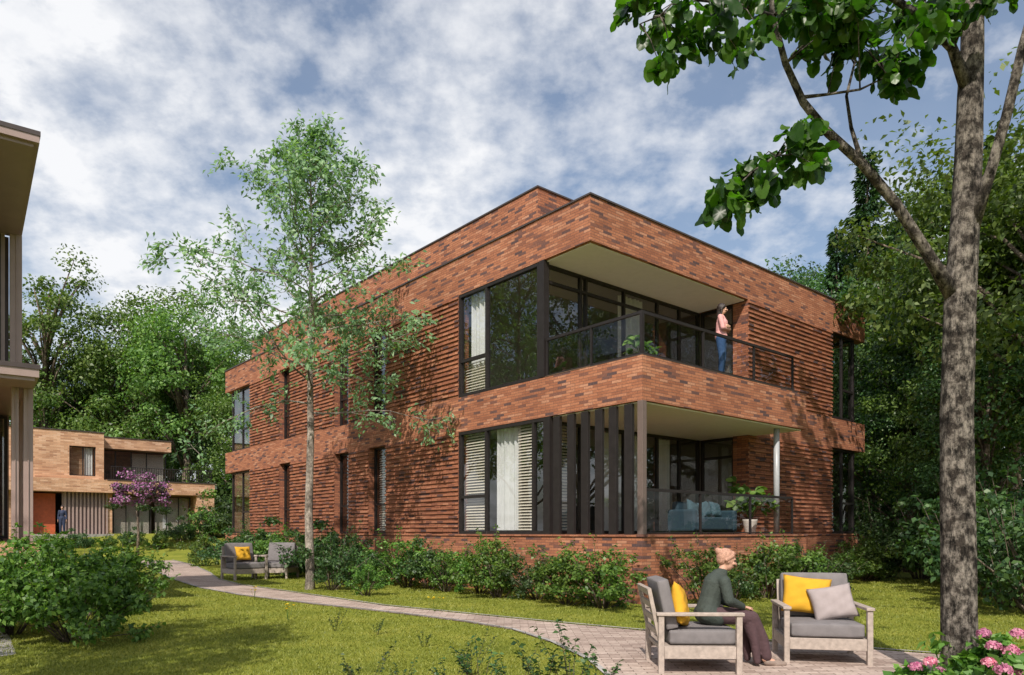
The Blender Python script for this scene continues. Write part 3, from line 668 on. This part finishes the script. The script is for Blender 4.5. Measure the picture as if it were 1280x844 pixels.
def zone(x0,x1,y0,y1,n_,Y0=5.7,Y1=7.0,k=24,r=.2):
    for i in range(n_): cl.append((rng.uniform(x0,x1),rng.uniform(y0,y1),rng.uniform(Y0,Y1),k,r))
for q in [(800,2),(828,12),(812,35),(838,62),(826,85),(852,55),(870,28),(855,6),(900,14),(932,8),(908,48),(925,68),(880,48),(788,10),(843,38),(895,-2),(948,35)]: cl.append((q[0],q[1],rng.uniform(5.8,6.3),16,.12))
for q in [(1012,160),(1003,185),(1016,205),(988,185),(975,210),(952,198),(955,222),(930,212),(925,236),(905,232),(898,250),(940,246),(918,260),(960,236),(1000,165),(1020,190),(905,265)]: cl.append((q[0],q[1],rng.uniform(6.0,6.5),16,.125))
zone(960,1180,-15,40,26,6.0,7.0,24,.17); zone(1060,1150,40,85,9,6.2,6.9,20,.14); zone(1000,1060,35,75,4,6.2,6.8,13,.12); zone(1105,1130,95,118,3,6.2,6.6,12,.09); zone(1150,1210,0,35,5,6.5,7.2,18,.15); zone(1225,1262,-20,5,3,6.5,7,14,.12)
zone(780,1400,-260,-25,50,5.6,8.0,16,.3)
allp=[loc(*q) for pts,rd in br for q in pts]
PP=[];DD=[];LS=[]
def cluster(c,k,r,L_):
    for j in range(k):
        d=Vector(rng.normal(0,1,3)).normalized(); PP.append(tuple(c+Vector((d.x,d.y,d.z*.9))*r*rng.random()**.5)); DD.append((d.x*.6,d.y*.6,-1.5)); LS.append(L_)
for (x,y,Y,k,r) in cl:
    c=loc(x,y,Y); nb=min(allp,key=lambda a:(a-c).length)
    mb.tube([nb,(nb+c)*.5+Vector((0,0,.05)),c],[.008,.005,.003],4); cluster(c,k,r,.132)
hub=[Vector((5.2,8.2,11.5))-o2,Vector((6,9,13.5))-o2]
for i in range(130):
    d=Vector(rng.normal(0,1,3)).normalized()*rng.random()**.4
    c=Vector((10.0+d.x*4.9,11.4+d.y*3.6,14.0+d.z*2.8))
    if c.z<2.6+.76*c.y: c.z=2.6+.76*c.y+rng.random()
    c=c-o2; nb=min(hub,key=lambda a:(a-c).length)
    if i%3==0: mb.tube([nb,(nb+c)*.5+Vector((0,0,.4)),c],[.04,.025,.008],5)
    cluster(c,28,.45,.24)
mb.build('trunk',M['bark2'],T2,True)
PP=np.array(PP);DD=np.array(DD)
link('crown',leaves_mesh('broad_crown',rng,PP,np.tile([-.1,-.45,.5],(len(PP),1)),np.array(LS)*rng.uniform(.55,1.3,len(PP)),.85,T_BR,.6,.4,DD,.5),M['leafE'],T2)
for (x,y,h,kd,lab) in [(9.5,-1.5,13,'t','tree behind the viewpoint to the right'),(14.5,9.0,14.5,'t','tree right of the terrace outside the frame'),(-6.2,1.0,11,'t','tree beside the viewpoint to the left'),(-3.2,-4.5,10.5,'t','tree behind the viewpoint to the left'),(-11,1.5,12,'t','tree in front of the canopy building outside the frame')]:
    dup(protos[kd],(x,y,0),rnd.random()*6,h/12,lab,'surrounding trees')

# lilac flowering tree
rng=np.random.default_rng(9)
FT=thing('flowering_tree','small tree with lilac blossom in front of the far brick house','tree',(XA(172,41),41,gz(0,41)-.1),0)
MB().tube([(0,0,-.2),(.05,0,1.4),(-.05,0,3.0)],[.1,.07,.05],7).build('trunk',M['bark'],FT,True)
cen,Pp,Nn=crown_pts(rng,44,(1.6,1.5,1.3),3.5,130,.4,lumpy=.14)
sel=(Pp[:,2]>3.0)&(rng.random(len(Pp))<.55)
link('blossom',leaves_mesh('bl',rng,Pp[sel],Nn[sel],.14*rng.uniform(.6,1.2,sel.sum()),.8),M['magenta'],FT)
link('foliage',leaves_mesh('fo',rng,Pp[~sel],Nn[~sel],.14*rng.uniform(.6,1.2,(~sel).sum()),.6),M['leafB'],FT)

# hydrangeas
def hydrangea(x,Y,heads,label,seed,rad=(.42,.4,.3),zc=.28):
    rng=np.random.default_rng(seed); t=make_shrub(seed,'hydrangea',label,M['leafS'],.11,rad,zc,26,42,.14,cat='flowering shrub',spr=0); t.location=(x,Y,0)
    for (px,py,dY) in heads:
        c=np.array(Q(px,py,Y+dY)-t.location); k=190; d=nz(rng.normal(size=(k,3))); d[:,2]=np.abs(d[:,2])*.9-.2
        rr=rng.uniform(.05,.072)
        me=leaves_mesh('head',rng,c+d*rr*rng.uniform(.85,1.05,(k,1)),d,.026*rng.uniform(.8,1.2,k),1.1,T_RH,.35,0); link('flower_head',me,M['pinkp'],t)
    return t
hydrangea(XA(1158,6.7),6.7,[(1145,834,-.1),(1163,828,-.2),(1176,840,0)],'small pink hydrangea left of the thick trunk',51,(.16,.18,.10),.10)
hydrangea(XA(1255,6.6),6.6,[(1230,793,0),(1242,808,-.2),(1272,793,.1),(1264,814,-.2),(1236,828,-.3),(1284,820,-.2),(1254,838,-.4),(1277,840,-.3)],'pink hydrangea with many flower heads right of the thick trunk',52,(.38,.4,.28),.26)
rng=np.random.default_rng(3)
for i,(px,py) in enumerate([(543,757),(360,768),(318,742)]):
    q=P(px,py+8); t=thing('wildflower','small yellow wildflower in the lawn, %s from the right'%ords[i],'flower',q,0,'yellow wildflowers')
    mb=MB(); 
    for k in range(5): mb.tube([(0,0,0),(rng.normal(0,.05),rng.normal(0,.05),.22+.08*rng.random())],[.003,.002],4)
    mb.build('stem',M['leafS'],t); tips=np.array(mb.v[4::8]); tips=np.repeat(tips,9,0)
    link('petals',leaves_mesh('pt',rng,tips,np.tile([0,0,1.],(len(tips),1)),np.full(len(tips),.035),.7,jit=.3),M['yel'],t)

# ------------------------------------------------------------ armchairs and pillows
def rbox(name,x0,x1,y0,y1,z0,z1,m,par,bev=.012,M4=None,puff=0):
    me=bpy.data.meshes.new(name); bm=bmesh.new()
    bmesh.ops.create_cube(bm,size=1)
    if puff: bmesh.ops.subdivide_edges(bm,edges=bm.edges[:],cuts=9,use_grid_fill=True)
    S=Vector((x1-x0,y1-y0,z1-z0)); c=Vector(((x0+x1)/2,(y0+y1)/2,(z0+z1)/2)); ma=min(S)
    for v in bm.verts:
        q=v.co*2
        if puff:
            o=[0,0,0]
            for i in range(3):
                j,k=[(1,2),(0,2),(0,1)][i]
                g=(1-q[j]**4)*(1-q[k]**4)
                o[i]=q[i]*(S[i]/2)*(1 if S[i]!=ma else (1-puff+puff*2*g*.8))
                if S[i]!=ma: o[i]*=(1-.03*(1-g))
            v.co=Vector(o)+c
        else: v.co=Vector((v.co.x*S.x,v.co.y*S.y,v.co.z*S.z))+c
        if M4 is not None: v.co=M4@v.co
    bm.to_mesh(me); bm.free()
    o=link(name,me,m,par); b=o.modifiers.new('b','BEVEL'); b.width=bev; b.segments=3; b.limit_method='ANGLE'
    if puff:
        b.angle_limit=R(50); me.polygons.foreach_set('use_smooth',[True]*len(me.polygons))
    return o
def armchair(label,loc,rz,s=1):
    t=thing('armchair',label,'armchair',loc,rz,'matching garden armchairs',s)
    W=.44; 
    for sx in (-1,1):
        for (y0,y1) in ((-.45,-.39),(.36,.42)):
            rbox('leg',sx*W-.03,sx*W+.03,y0,y1,0,.62,M['wood'],t,.006)
        rbox('armrest',sx*W-.045,sx*W+.045,-.47,.44,.62,.655,M['wood'],t,.008)
        rbox('side_rail',sx*W-.02,sx*W+.02,-.388,.358,.17,.3,M['wood'],t,.005)
    rbox('seat_frame',-W+.032,W-.032,-.44,-.4,.17,.30,M['wood'],t,.005); 
    MB().box(-W+.03,W-.03,-.398,.40,.26,.30).build('seat_base',M['wood'],t)
    tilt=Matrix.Translation((0,.36,.3))@Matrix.Rotation(R(-12),4,'X')
    mb=MB(); mb.box(-W+.035,-W+.09,0,.04,-.05,.62,tilt).box(W-.09,W-.035,0,.04,-.05,.62,tilt).box(-W+.09,W-.09,0,.04,.55,.62,tilt)
    for z in (.1,.25,.4): mb.box(-W+.09,W-.09,.005,.03,z,z+.07,tilt)
    mb.build('backrest',M['wood'],t)
    rbox('seat_cushion',-W+.04,W-.04,-.44,.30,.302,.47,M['cush'],t,.035,None,.12)
    tb=Matrix.Translation((0,.33,.45))@Matrix.Rotation(R(-12),4,'X')
    rbox('back_cushion',-W+.05,W-.05,-.15,-.005,0,.54,M['cush'],t,.035,tb,.15)
    return t
def pillow(label,mat,loc,rot,w=.46,h=.46,th=.15,group=None):
    me=bpy.data.meshes.new('pillow'); bm=bmesh.new(); n_=18; top=[];bot=[]
    for j in range(n_+1):
        for i in range(n_+1):
            x=2*i/n_-1; y=2*j/n_-1; pinch=1-.07*(1-(x*x)*(y*y))*max(abs(x),abs(y))**3
            zt=th/2*max(0,(1-x**4)*(1-y**4))**.6*(1+.06*math.sin(7*x+5*y)+.05*math.sin(11*y-6*x))
            top.append(bm.verts.new((x*w/2*pinch,y*h/2*pinch,zt))); bot.append(bm.verts.new((x*w/2*pinch,y*h/2*pinch,-zt-.002)))
    for j in range(n_):
        for i in range(n_):
            a=j*(n_+1)+i; q=[a,a+1,a+n_+2,a+n_+1]; bm.faces.new([top[k] for k in q]); bm.faces.new([bot[k] for k in reversed(q)])
    bmesh.ops.remove_doubles(bm,verts=bm.verts[:],dist=.003); bm.normal_update(); 
    for f in bm.faces: f.smooth=True
    bm.to_mesh(me); bm.free(); o=link('pillow',me,mat); o.location=loc; o.rotation_euler=rot
    return tag(o,label,'pillow',group)
AC1=Vector((1.97,8.05,0)); AC2=Vector((3.64,8.6,0))
armchair('grey cushioned wooden armchair with the seated woman in it',AC1,R(88))
armchair('grey cushioned wooden armchair holding a yellow and a taupe pillow, right of the woman',AC2,R(-11))
pc=Vector((XA(305,23),23,0)); pd=Vector((XA(347,23.6),23.6,0))
armchair('garden armchair beside the path in the distance, left one of two',pc,R(45),1.15)
armchair('garden armchair beside the path in the distance, right one of two',pd,R(-5),1.15)
pillow('yellow pillow behind the back of the seated woman',M['yellow'],(1.83,7.90,.70),(R(80),R(14),R(70)))
def at2(x,y,z,rz): 
    a=R(rz); return (AC2.x+x*math.cos(a)-y*math.sin(a),AC2.y+x*math.sin(a)+y*math.cos(a),z)
pillow('yellow pillow leaning in the empty armchair',M['yellow'],at2(-.12,.13,.74,-11),(R(72),R(6),R(-13)),.56,.46)
pillow('taupe pillow overlapping the yellow one in the empty armchair',M['taupep'],at2(.14,-.03,.67,-11),(R(66),R(-10),R(-8)),.5,.42)
pillow('yellow pillow on a distant garden armchair by the path',M['yellow'],(pc.x-.05,pc.y+.06,.82),(R(72),0,R(45)),.5,.46)

def BL(v,u,z): q=O+dR*v+dL*u; return Vector((q.x,q.y,z))
brz=math.atan2(.647,.763)
SV,SU=3.6,1.05
S=thing('outdoor_sofa','small dark teal sofa on the ground floor terrace behind the railing','sofa',BL(SV,SU,ZP),brz)
rbox('seat',-.75,.75,-.4,.35,.08,.42,M['blue'],S,.05,None,0); rbox('backrest',-.75,.75,.2,.4,.422,.8,M['blue'],S,.06)
rbox('armrest',-.92,-.752,-.4,.4,.06,.6,M['blue'],S,.05); rbox('armrest',.752,.92,-.4,.4,.06,.6,M['blue'],S,.05)
for x,y in ((-.85,-.33),(.85,-.33),(-.85,.33),(.85,.33)): MB().tube([(x,y,0),(x,y,.07)],[.02,.025],8).build('leg',M['frame'],S)
for x,rz,l in ((-.45,20,'left'),(.05,-10,'middle'),(.5,8,'right')):
    q=BL(SV+x,SU-.02,ZP+.62); pillow('blue grey pillow on the terrace sofa, the %s one of three'%l,M['blue2'],q,(R(70),R(rz),brz),.42,.4,.16,'pillows on the terrace sofa')
def potted(label,loc_,h,n_,L_,seed):
    rng=np.random.default_rng(seed); t=thing('potted_plant',label,'potted plant',loc_)
    MB().tube([(0,0,0),(0,0,.05),(0,0,.34),(0,0,.38)],[.12,.14,.19,.19],20).build('pot',M['pot'],t,True)
    mb=MB(); PP=[];DD=[]
    for i in range(n_):
        a=rng.random()*6.28; r=rng.uniform(.1,.5)*h; e=Vector((math.cos(a)*r,math.sin(a)*r,.4+h*rng.uniform(.25,1))); mb.tube([(0,0,.36),(e.x*.4,e.y*.4,(.4+e.z)*.5+.1),e],[.012,.008,.004],5)
        for j in range(6): PP.append(tuple(e+Vector(rng.normal(0,.03,3)))); b=rng.random()*6.28; DD.append((math.cos(b)+math.cos(a),math.sin(b)+math.sin(a),-.3))
    mb.build('stems',M['leafS'],t,True); PP=np.array(PP);DD=np.array(DD)
    link('foliage',leaves_mesh('pl',rng,PP,np.tile([0,-.3,.7],(len(PP),1)),L_*rng.uniform(.7,1.2,len(PP)),.8,T_OV,.35,0,DD*2,.3),M['leafS'],t); return t
potted('big leaf plant in white pot on the ground floor terrace by the steel column',BL(5.25,.75,ZP),1.0,26,.24,61)
potted('dark leaf plant in white pot on the upper balcony behind the corner',BL(1.9,1.6,ZB+.03),.55,14,.2,62)
potted('small plant in white pot on the upper balcony near the recess wall',BL(3.4,2.5,ZB+.03),.45,12,.2,63)

# ------------------------------------------------------------ people
class Blob:
    def __init__(s): s.bm=bmesh.new()
    def ell(s,c,r,rot=None):
        M4=Matrix.Translation(c)@(rot.to_4x4() if rot is not None else Matrix.Identity(4))@Matrix.Diagonal((*r,1))
        bmesh.ops.create_icosphere(s.bm,subdivisions=3,radius=1,matrix=M4); return s
    def cap(s,a,b,r0,r1,n=14):
        a=Vector(a);b=Vector(b); t=(b-a); ln_=t.length
        if ln_<1e-5: return s
        q=t.to_track_quat('Z','Y').to_matrix().to_4x4()
        bmesh.ops.create_cone(s.bm,cap_ends=True,segments=n,radius1=r0,radius2=r1,depth=ln_,matrix=Matrix.Translation((a+b)/2)@q)
        for c,r in ((a,r0),(b,r1)): bmesh.ops.create_icosphere(s.bm,subdivisions=2,radius=r,matrix=Matrix.Translation(c))
        return s
    def chain(s,pts,rad):
        for i in range(len(pts)-1): s.cap(pts[i],pts[i+1],rad[i],rad[i+1])
        return s
    def hand(s,w,d,pn,sd,curl=.5):
        w=Vector(w);d=Vector(d).normalized();sd=Vector(sd); sd=(sd-d*sd.dot(d)).normalized(); pn=Vector(pn); pn=(pn-d*pn.dot(d)-sd*pn.dot(sd)).normalized()
        for o in (-.024,-.008,.008,.024): s.cap(w+sd*o*.6,w+d*.085+sd*o,.014,.012,8)
        for o,l in zip((-.03,-.01,.01,.03),(.058,.072,.068,.055)):
            b=w+d*.085+sd*o; m=b+(d*.8+pn*.25*curl).normalized()*l*.55; e=m+(d*.5+pn*curl).normalized()*l*.5
            s.cap(b,m,.0095,.009,8); s.cap(m,e,.009,.0075,8)
        b=w+d*.03-sd*.025; m=b-sd*.03+d*.03+pn*.01; s.cap(b,m,.012,.0105,8); s.cap(m,m+d*.03+pn*.012,.0105,.009,8)
        return s
    def build(s,name,m,par,vox=.009,smooth=4):
        me=bpy.data.meshes.new(name); s.bm.to_mesh(me); s.bm.free(); o=link(name,me,m,None)
        r=o.modifiers.new('r','REMESH'); r.mode='VOXEL'; r.voxel_size=vox; r.use_smooth_shade=True
        if smooth: sm=o.modifiers.new('s','SMOOTH'); sm.iterations=smooth; sm.factor=.5
        dg=bpy.context.evaluated_depsgraph_get(); me2=bpy.data.meshes.new_from_object(o.evaluated_get(dg)); o.modifiers.clear(); o.data=me2
        if not me2.materials: me2.materials.append(m)
        me2.polygons.foreach_set('use_smooth',[True]*len(me2.polygons))
        o.parent=par; return o
def head(B_,par,c,yaw,pitch,vox):
    Rm=(Matrix.Rotation(yaw,3,'Z')@Matrix.Rotation(pitch,3,'Y'))
    c=Vector(c); f=lambda x,y,z:c+Rm@Vector((x,y,z))
    B_.ell(c+Rm@Vector((-.008,0,.018)),(.094,.074,.098),Rm).ell(f(.018,0,-.045),(.062,.052,.068),Rm).cap(f(.045,0,-.09),f(.05,0,-.085),.02,.02)
    B_.cap(f(.086,0,.012),f(.108,0,-.022),.009,.014).ell(f(.078,0,-.055),(.016,.024,.012),Rm)
    for s in (-1,1):
        B_.ell(f(-.005,s*.073,-.005),(.018,.008,.03),Rm).ell(f(.07,s*.036,-.022),(.02,.02,.018),Rm).ell(f(.08,s*.03,.027),(.012,.022,.007),Rm)
    return f,Rm
def facebits(par,f,Rm):
    for s in (-1,1):
        b=bmesh.new(); bmesh.ops.create_icosphere(b,subdivisions=2,radius=1,matrix=Matrix.Translation(f(.081,s*.031,.008))@Rm.to_4x4()@Matrix.Diagonal((.008,.014,.0065,1)))
        me=bpy.data.meshes.new('eye'); b.to_mesh(me); b.free(); link('eye',me,M['eye'],par)
    b=bmesh.new(); bmesh.ops.create_icosphere(b,subdivisions=2,radius=1,matrix=Matrix.Translation(f(.091,0,-.057))@Rm.to_4x4()@Matrix.Diagonal((.006,.024,.007,1)))
    me=bpy.data.meshes.new('mouth'); b.to_mesh(me); b.free(); link('mouth',me,M['lip'],par)
W1=thing('person','woman with pinned-up hair, dark jacket and long plum skirt, seated in an armchair','person',(2.17,8.05,0),R(10))
b=Blob()
f,Rm=head(b,W1,(.225,0,1.185),R(-6),R(12),.006)
b.cap((.155,0,1.02),(.195,0,1.135),.05,.044)
b.chain([(0,0,.58),(.03,0,.75),(.09,0,.925),(.13,0,1.0)],[.11,.095,.11,.075])
for s in (-1,1):
    b.chain([(.125,s*.15,.975),(.148,s*.205,.76),(.38,s*.09,.67)],[.042,.032,.026])
    b.hand((.38,s*.09,.67),(.9,-s*.45,-.1),(0,-s*.2,-1),(.4,-s*.9,0),.5)
    b.chain([(.0,s*.09,.57),(.48,s*.08,.555),(.64,s*.09,.12)],[.075,.055,.036])
    b.cap((.63,s*.09,.09),(.78,s*.10,.035),.034,.03)
b.build('body',M['skin'],W1,.007,3); facebits(W1,f,Rm)
b=Blob(); b.chain([(-.01,0,.60),(.03,0,.76),(.09,0,.925),(.13,0,.995)],[.135,.118,.135,.10]); b.cap((.14,0,1.005),(.17,0,1.055),.07,.06)
for s in (-1,1):
    b.cap((.125,s*.07,.97),(.125,s*.135,.96),.082,.068); b.chain([(.125,s*.15,.96),(.148,s*.207,.758),(.355,s*.103,.678)],[.066,.057,.040])
    b.cap((-.02,s*.06,.6),(.06,s*.08,.56),.115,.105)
b.build('jacket',M['jacket'],W1,.009,3)
b=Blob()
for s in (-1,1):
    b.chain([(.02,s*.08,.585),(.48,s*.08,.55),(.60,s*.085,.32),(.65,s*.09,.12)],[.10,.080,.068,.062]); b.chain([(.44,s*.08,.50),(.50,s*.10,.30),(.53,s*.11,.07)],[.075,.055,.04])
b.chain([(.2,0,.58),(.48,0,.555),(.60,0,.32),(.62,0,.12)],[.07,.065,.06,.06])
b.build('skirt',M['skirt'],W1,.010,3)
b=Blob()
for s in (-1,1): b.cap((.66,s*.09,.055),(.86,s*.105,.03),.042,.028).cap((.76,s*.10,.03),(.84,s*.105,.028),.038,.03)
b.build('shoes',M['shoe'],W1,.007,2)
b=Blob(); b.ell(f(-.026,0,.036),(.098,.085,.098),Rm).ell(f(-.055,0,-.01),(.058,.070,.058),Rm).ell(f(-.10,0,.075),(.045,.045,.042),Rm).ell(f(-.12,.015,.09),(.028,.035,.028),Rm).ell(f(.03,0,.085),(.052,.060,.032),Rm)
for s in (-1,1): b.cap(f(.035,s*.055,.06),f(-.03,s*.073,.0),.024,.024); b.cap(f(-.03,s*.05,.09),f(-.1,s*.02,.08),.016,.014)
b.build('hair',M['hairp'],W1,.006,1)
def stander(label,loc_,rz,top,legs,hairm,ht=1.74,arms='crossed',vox=.008,longhair=True,shoe='shoe',hy=0):
    t=thing('person',label,'person',loc_,rz,None,ht/1.74)
    b=Blob(); f,Rm=head(b,t,(.03,0,1.61),hy,R(3),vox)
    b.cap((-.005,0,1.44),(.012,0,1.55),.05,.046)
    b.chain([(0,0,.93),(.0,0,1.1),(.015,0,1.28),(0,0,1.42)],[.125,.105,.12,.08])
    AR={}
    for s in (-1,1):
        if arms=='crossed':
            el=(.06,s*.22,1.13); wr=(.19,-s*.05,1.16+(.025 if s>0 else -.02)); AR[s]=((0,s*.165,1.40),el,wr)
            b.chain(AR[s],[.048,.036,.026]); b.hand(wr,(-.35,-s*1,.0),(-1,0,0),(0,0,1),.5)
        else:
            AR[s]=((0,s*.165,1.40),(-.01,s*.21,1.10),(.06,s*.22,.86)); b.chain(AR[s],[.048,.036,.026]); b.hand(AR[s][2],(.15,0,-1),(0,-s,0),(1,0,0),.5)
        b.chain([(0,s*.09,.92),(.03,s*.09,.5),(0,s*.10,.09)],[.095,.06,.04]); b.cap((0,s*.10,.05),(.14,s*.12,.03),.036,.03)
    b.build('body',M['skin'],t,vox,3); facebits(t,f,Rm)
    b=Blob(); b.chain([(0,0,.98),(.0,0,1.1),(.02,0,1.28),(0,0,1.40)],[.145,.12,.135,.095])
    for s in (-1,1): b.cap((0,s*.06,1.39),(0,s*.15,1.375),.075,.062); b.chain([AR[s][0],AR[s][1],tuple(Vector(AR[s][1]).lerp(Vector(AR[s][2]),.85))],[.062,.050,.038]); b.cap((0,s*.05,1.0),(0,s*.06,.92),.12,.12)
    b.build('top',M[top],t,vox,3)
    b=Blob()
    for s in (-1,1): b.chain([(0,s*.08,.92),(.03,s*.09,.5),(0,s*.10,.11)],[.115,.075,.055])
    b.cap((0,-.05,.92),(0,.05,.92),.12,.12); b.build('trousers',M[legs],t,vox,3)
    b=Blob()
    for s in (-1,1): b.cap((-.02,s*.10,.045),(.15,s*.12,.035),.044,.034)
    b.build('shoes',M[shoe],t,vox,2)
    b=Blob(); b.ell(f(-.025,0,.040),(.106,.092,.104),Rm).ell(f(-.055,0,-.02),(.060,.078,.078),Rm)
    if longhair:
        b.cap(f(-.06,0,-.03),f(-.08,0,-.19),.070,.048)
        for s in (-1,1): b.cap(f(-.01,s*.075,.02),f(-.03,s*.08,-.14),.028,.022)
    for s in (-1,1): b.cap(f(.04,s*.058,.075),f(-.03,s*.082,-.02),.026,.026)
    b.build('hair',M[hairm],t,vox,1)
    return t
stander('woman in pink shirt and blue jeans standing with folded arms on the upper balcony',BL(3.45,.42,ZB+.02),R(-22),'pink','jeans','hairb',1.82,hy=R(8))
stander('person in dark navy clothes standing by the red door of the far house',(XA(78,44.2),44.2,1.36),R(-70),'navy','navy','hairb',1.75,'down',.012,False,'frame')

# ------------------------------------------------------------ sky, sun, camera
w=bpy.data.worlds.new('World'); SC.world=w; w.use_nodes=True; nt=w.node_tree; nt.nodes.clear(); L=nt.links
EL=45; sdir=Vector((-.20,-.98,0)).normalized()
out=N(nt,'ShaderNodeOutputWorld'); bg=N(nt,'ShaderNodeBackground'); bg.inputs['Strength'].default_value=.14
sky=N(nt,'ShaderNodeTexSky'); sky.sky_type='NISHITA'; sky.sun_disc=False; sky.sun_elevation=R(EL); sky.sun_rotation=math.atan2(sdir.x,sdir.y); sky.air_density=1.1; sky.dust_density=2.2; sky.ozone_density=1.3
tc=N(nt,'ShaderNodeTexCoord'); sp=N(nt,'ShaderNodeSeparateXYZ'); L.new(tc.outputs['Generated'],sp.inputs[0])
za=N(nt,'ShaderNodeMath',operation='MAXIMUM'); L.new(sp.outputs['Z'],za.inputs[0]); za.inputs[1].default_value=0
zb=N(nt,'ShaderNodeMath',operation='ADD'); L.new(za.outputs[0],zb.inputs[0]); zb.inputs[1].default_value=.35
dx=N(nt,'ShaderNodeMath',operation='DIVIDE'); dy=N(nt,'ShaderNodeMath',operation='DIVIDE'); L.new(sp.outputs['X'],dx.inputs[0]); L.new(zb.outputs[0],dx.inputs[1]); L.new(sp.outputs['Y'],dy.inputs[0]); L.new(zb.outputs[0],dy.inputs[1])
cb=N(nt,'ShaderNodeCombineXYZ'); L.new(dx.outputs[0],cb.inputs[0]); L.new(dy.outputs[0],cb.inputs[1]); cb.inputs[2].default_value=3.3
n1=N(nt,'ShaderNodeTexNoise'); n1.inputs['Scale'].default_value=2.4; n1.inputs['Detail'].default_value=12; n1.inputs['Roughness'].default_value=.57; n1.inputs['Distortion'].default_value=.2; L.new(cb.outputs[0],n1.inputs['Vector'])
n4=N(nt,'ShaderNodeTexNoise'); n4.inputs['Scale'].default_value=10; n4.inputs['Detail'].default_value=10; n4.inputs['Roughness'].default_value=.57; L.new(cb.outputs[0],n4.inputs['Vector'])
dt=N(nt,'ShaderNodeVectorMath',operation='DOT_PRODUCT'); L.new(tc.outputs['Generated'],dt.inputs[0]); dt.inputs[1].default_value=Vector((-260,908,480)).normalized()
ma=N(nt,'ShaderNodeMath',operation='MULTIPLY_ADD'); L.new(dt.outputs['Value'],ma.inputs[0]); ma.inputs[1].default_value=.9; ma.inputs[2].default_value=-.83
mx_=N(nt,'ShaderNodeMath',operation='MAXIMUM'); L.new(ma.outputs[0],mx_.inputs[0]); mx_.inputs[1].default_value=-.06
s1=N(nt,'ShaderNodeMath',operation='ADD'); L.new(n1.outputs['Fac'],s1.inputs[0]); L.new(mx_.outputs[0],s1.inputs[1])
s2=N(nt,'ShaderNodeMath',operation='MULTIPLY_ADD'); L.new(n4.outputs['Fac'],s2.inputs[0]); s2.inputs[1].default_value=.5; L.new(s1.outputs[0],s2.inputs[2])
rc=ramp(nt,[(.63,(.10,.10,.10)),(.75,(.55,.55,.55)),(.88,(.97,.97,.97))]); L.new(s2.outputs[0],rc.inputs['Fac'])
cc=ramp(nt,[(.36,(5.6,5.8,6.2)),(.54,(6.9,6.95,7.1))]); L.new(n4.outputs['Fac'],cc.inputs['Fac'])
mx=N(nt,'ShaderNodeMixRGB'); L.new(rc.outputs[0],mx.inputs[0]); L.new(sky.outputs[0],mx.inputs[1]); L.new(cc.outputs[0],mx.inputs[2])
L.new(mx.outputs[0],bg.inputs['Color']); L.new(bg.outputs[0],out.inputs['Surface'])
sl=bpy.data.lights.new('Sun','SUN'); sl.energy=5.0; sl.angle=R(.5); sl.color=(1,.925,.82); so=bpy.data.objects.new('Sun',sl); C.objects.link(so)
tosun=Vector((sdir.x*math.cos(R(EL)),sdir.y*math.cos(R(EL)),math.sin(R(EL)))); so.rotation_euler=tosun.to_track_quat('Z','Y').to_euler(); so.location=(0,-5,30)
cam=bpy.data.cameras.new('Camera'); cam.sensor_width=36; cam.lens=F/1280*36; cam.shift_y=243/1280; cam.clip_end=3000; cam.clip_start=.1
co=bpy.data.objects.new('Camera',cam); C.objects.link(co); co.location=(0,0,CAMH); co.rotation_euler=(R(90),0,0); SC.camera=co
SC.view_settings.view_transform='Standard'; SC.view_settings.look='None'; SC.view_settings.exposure=0
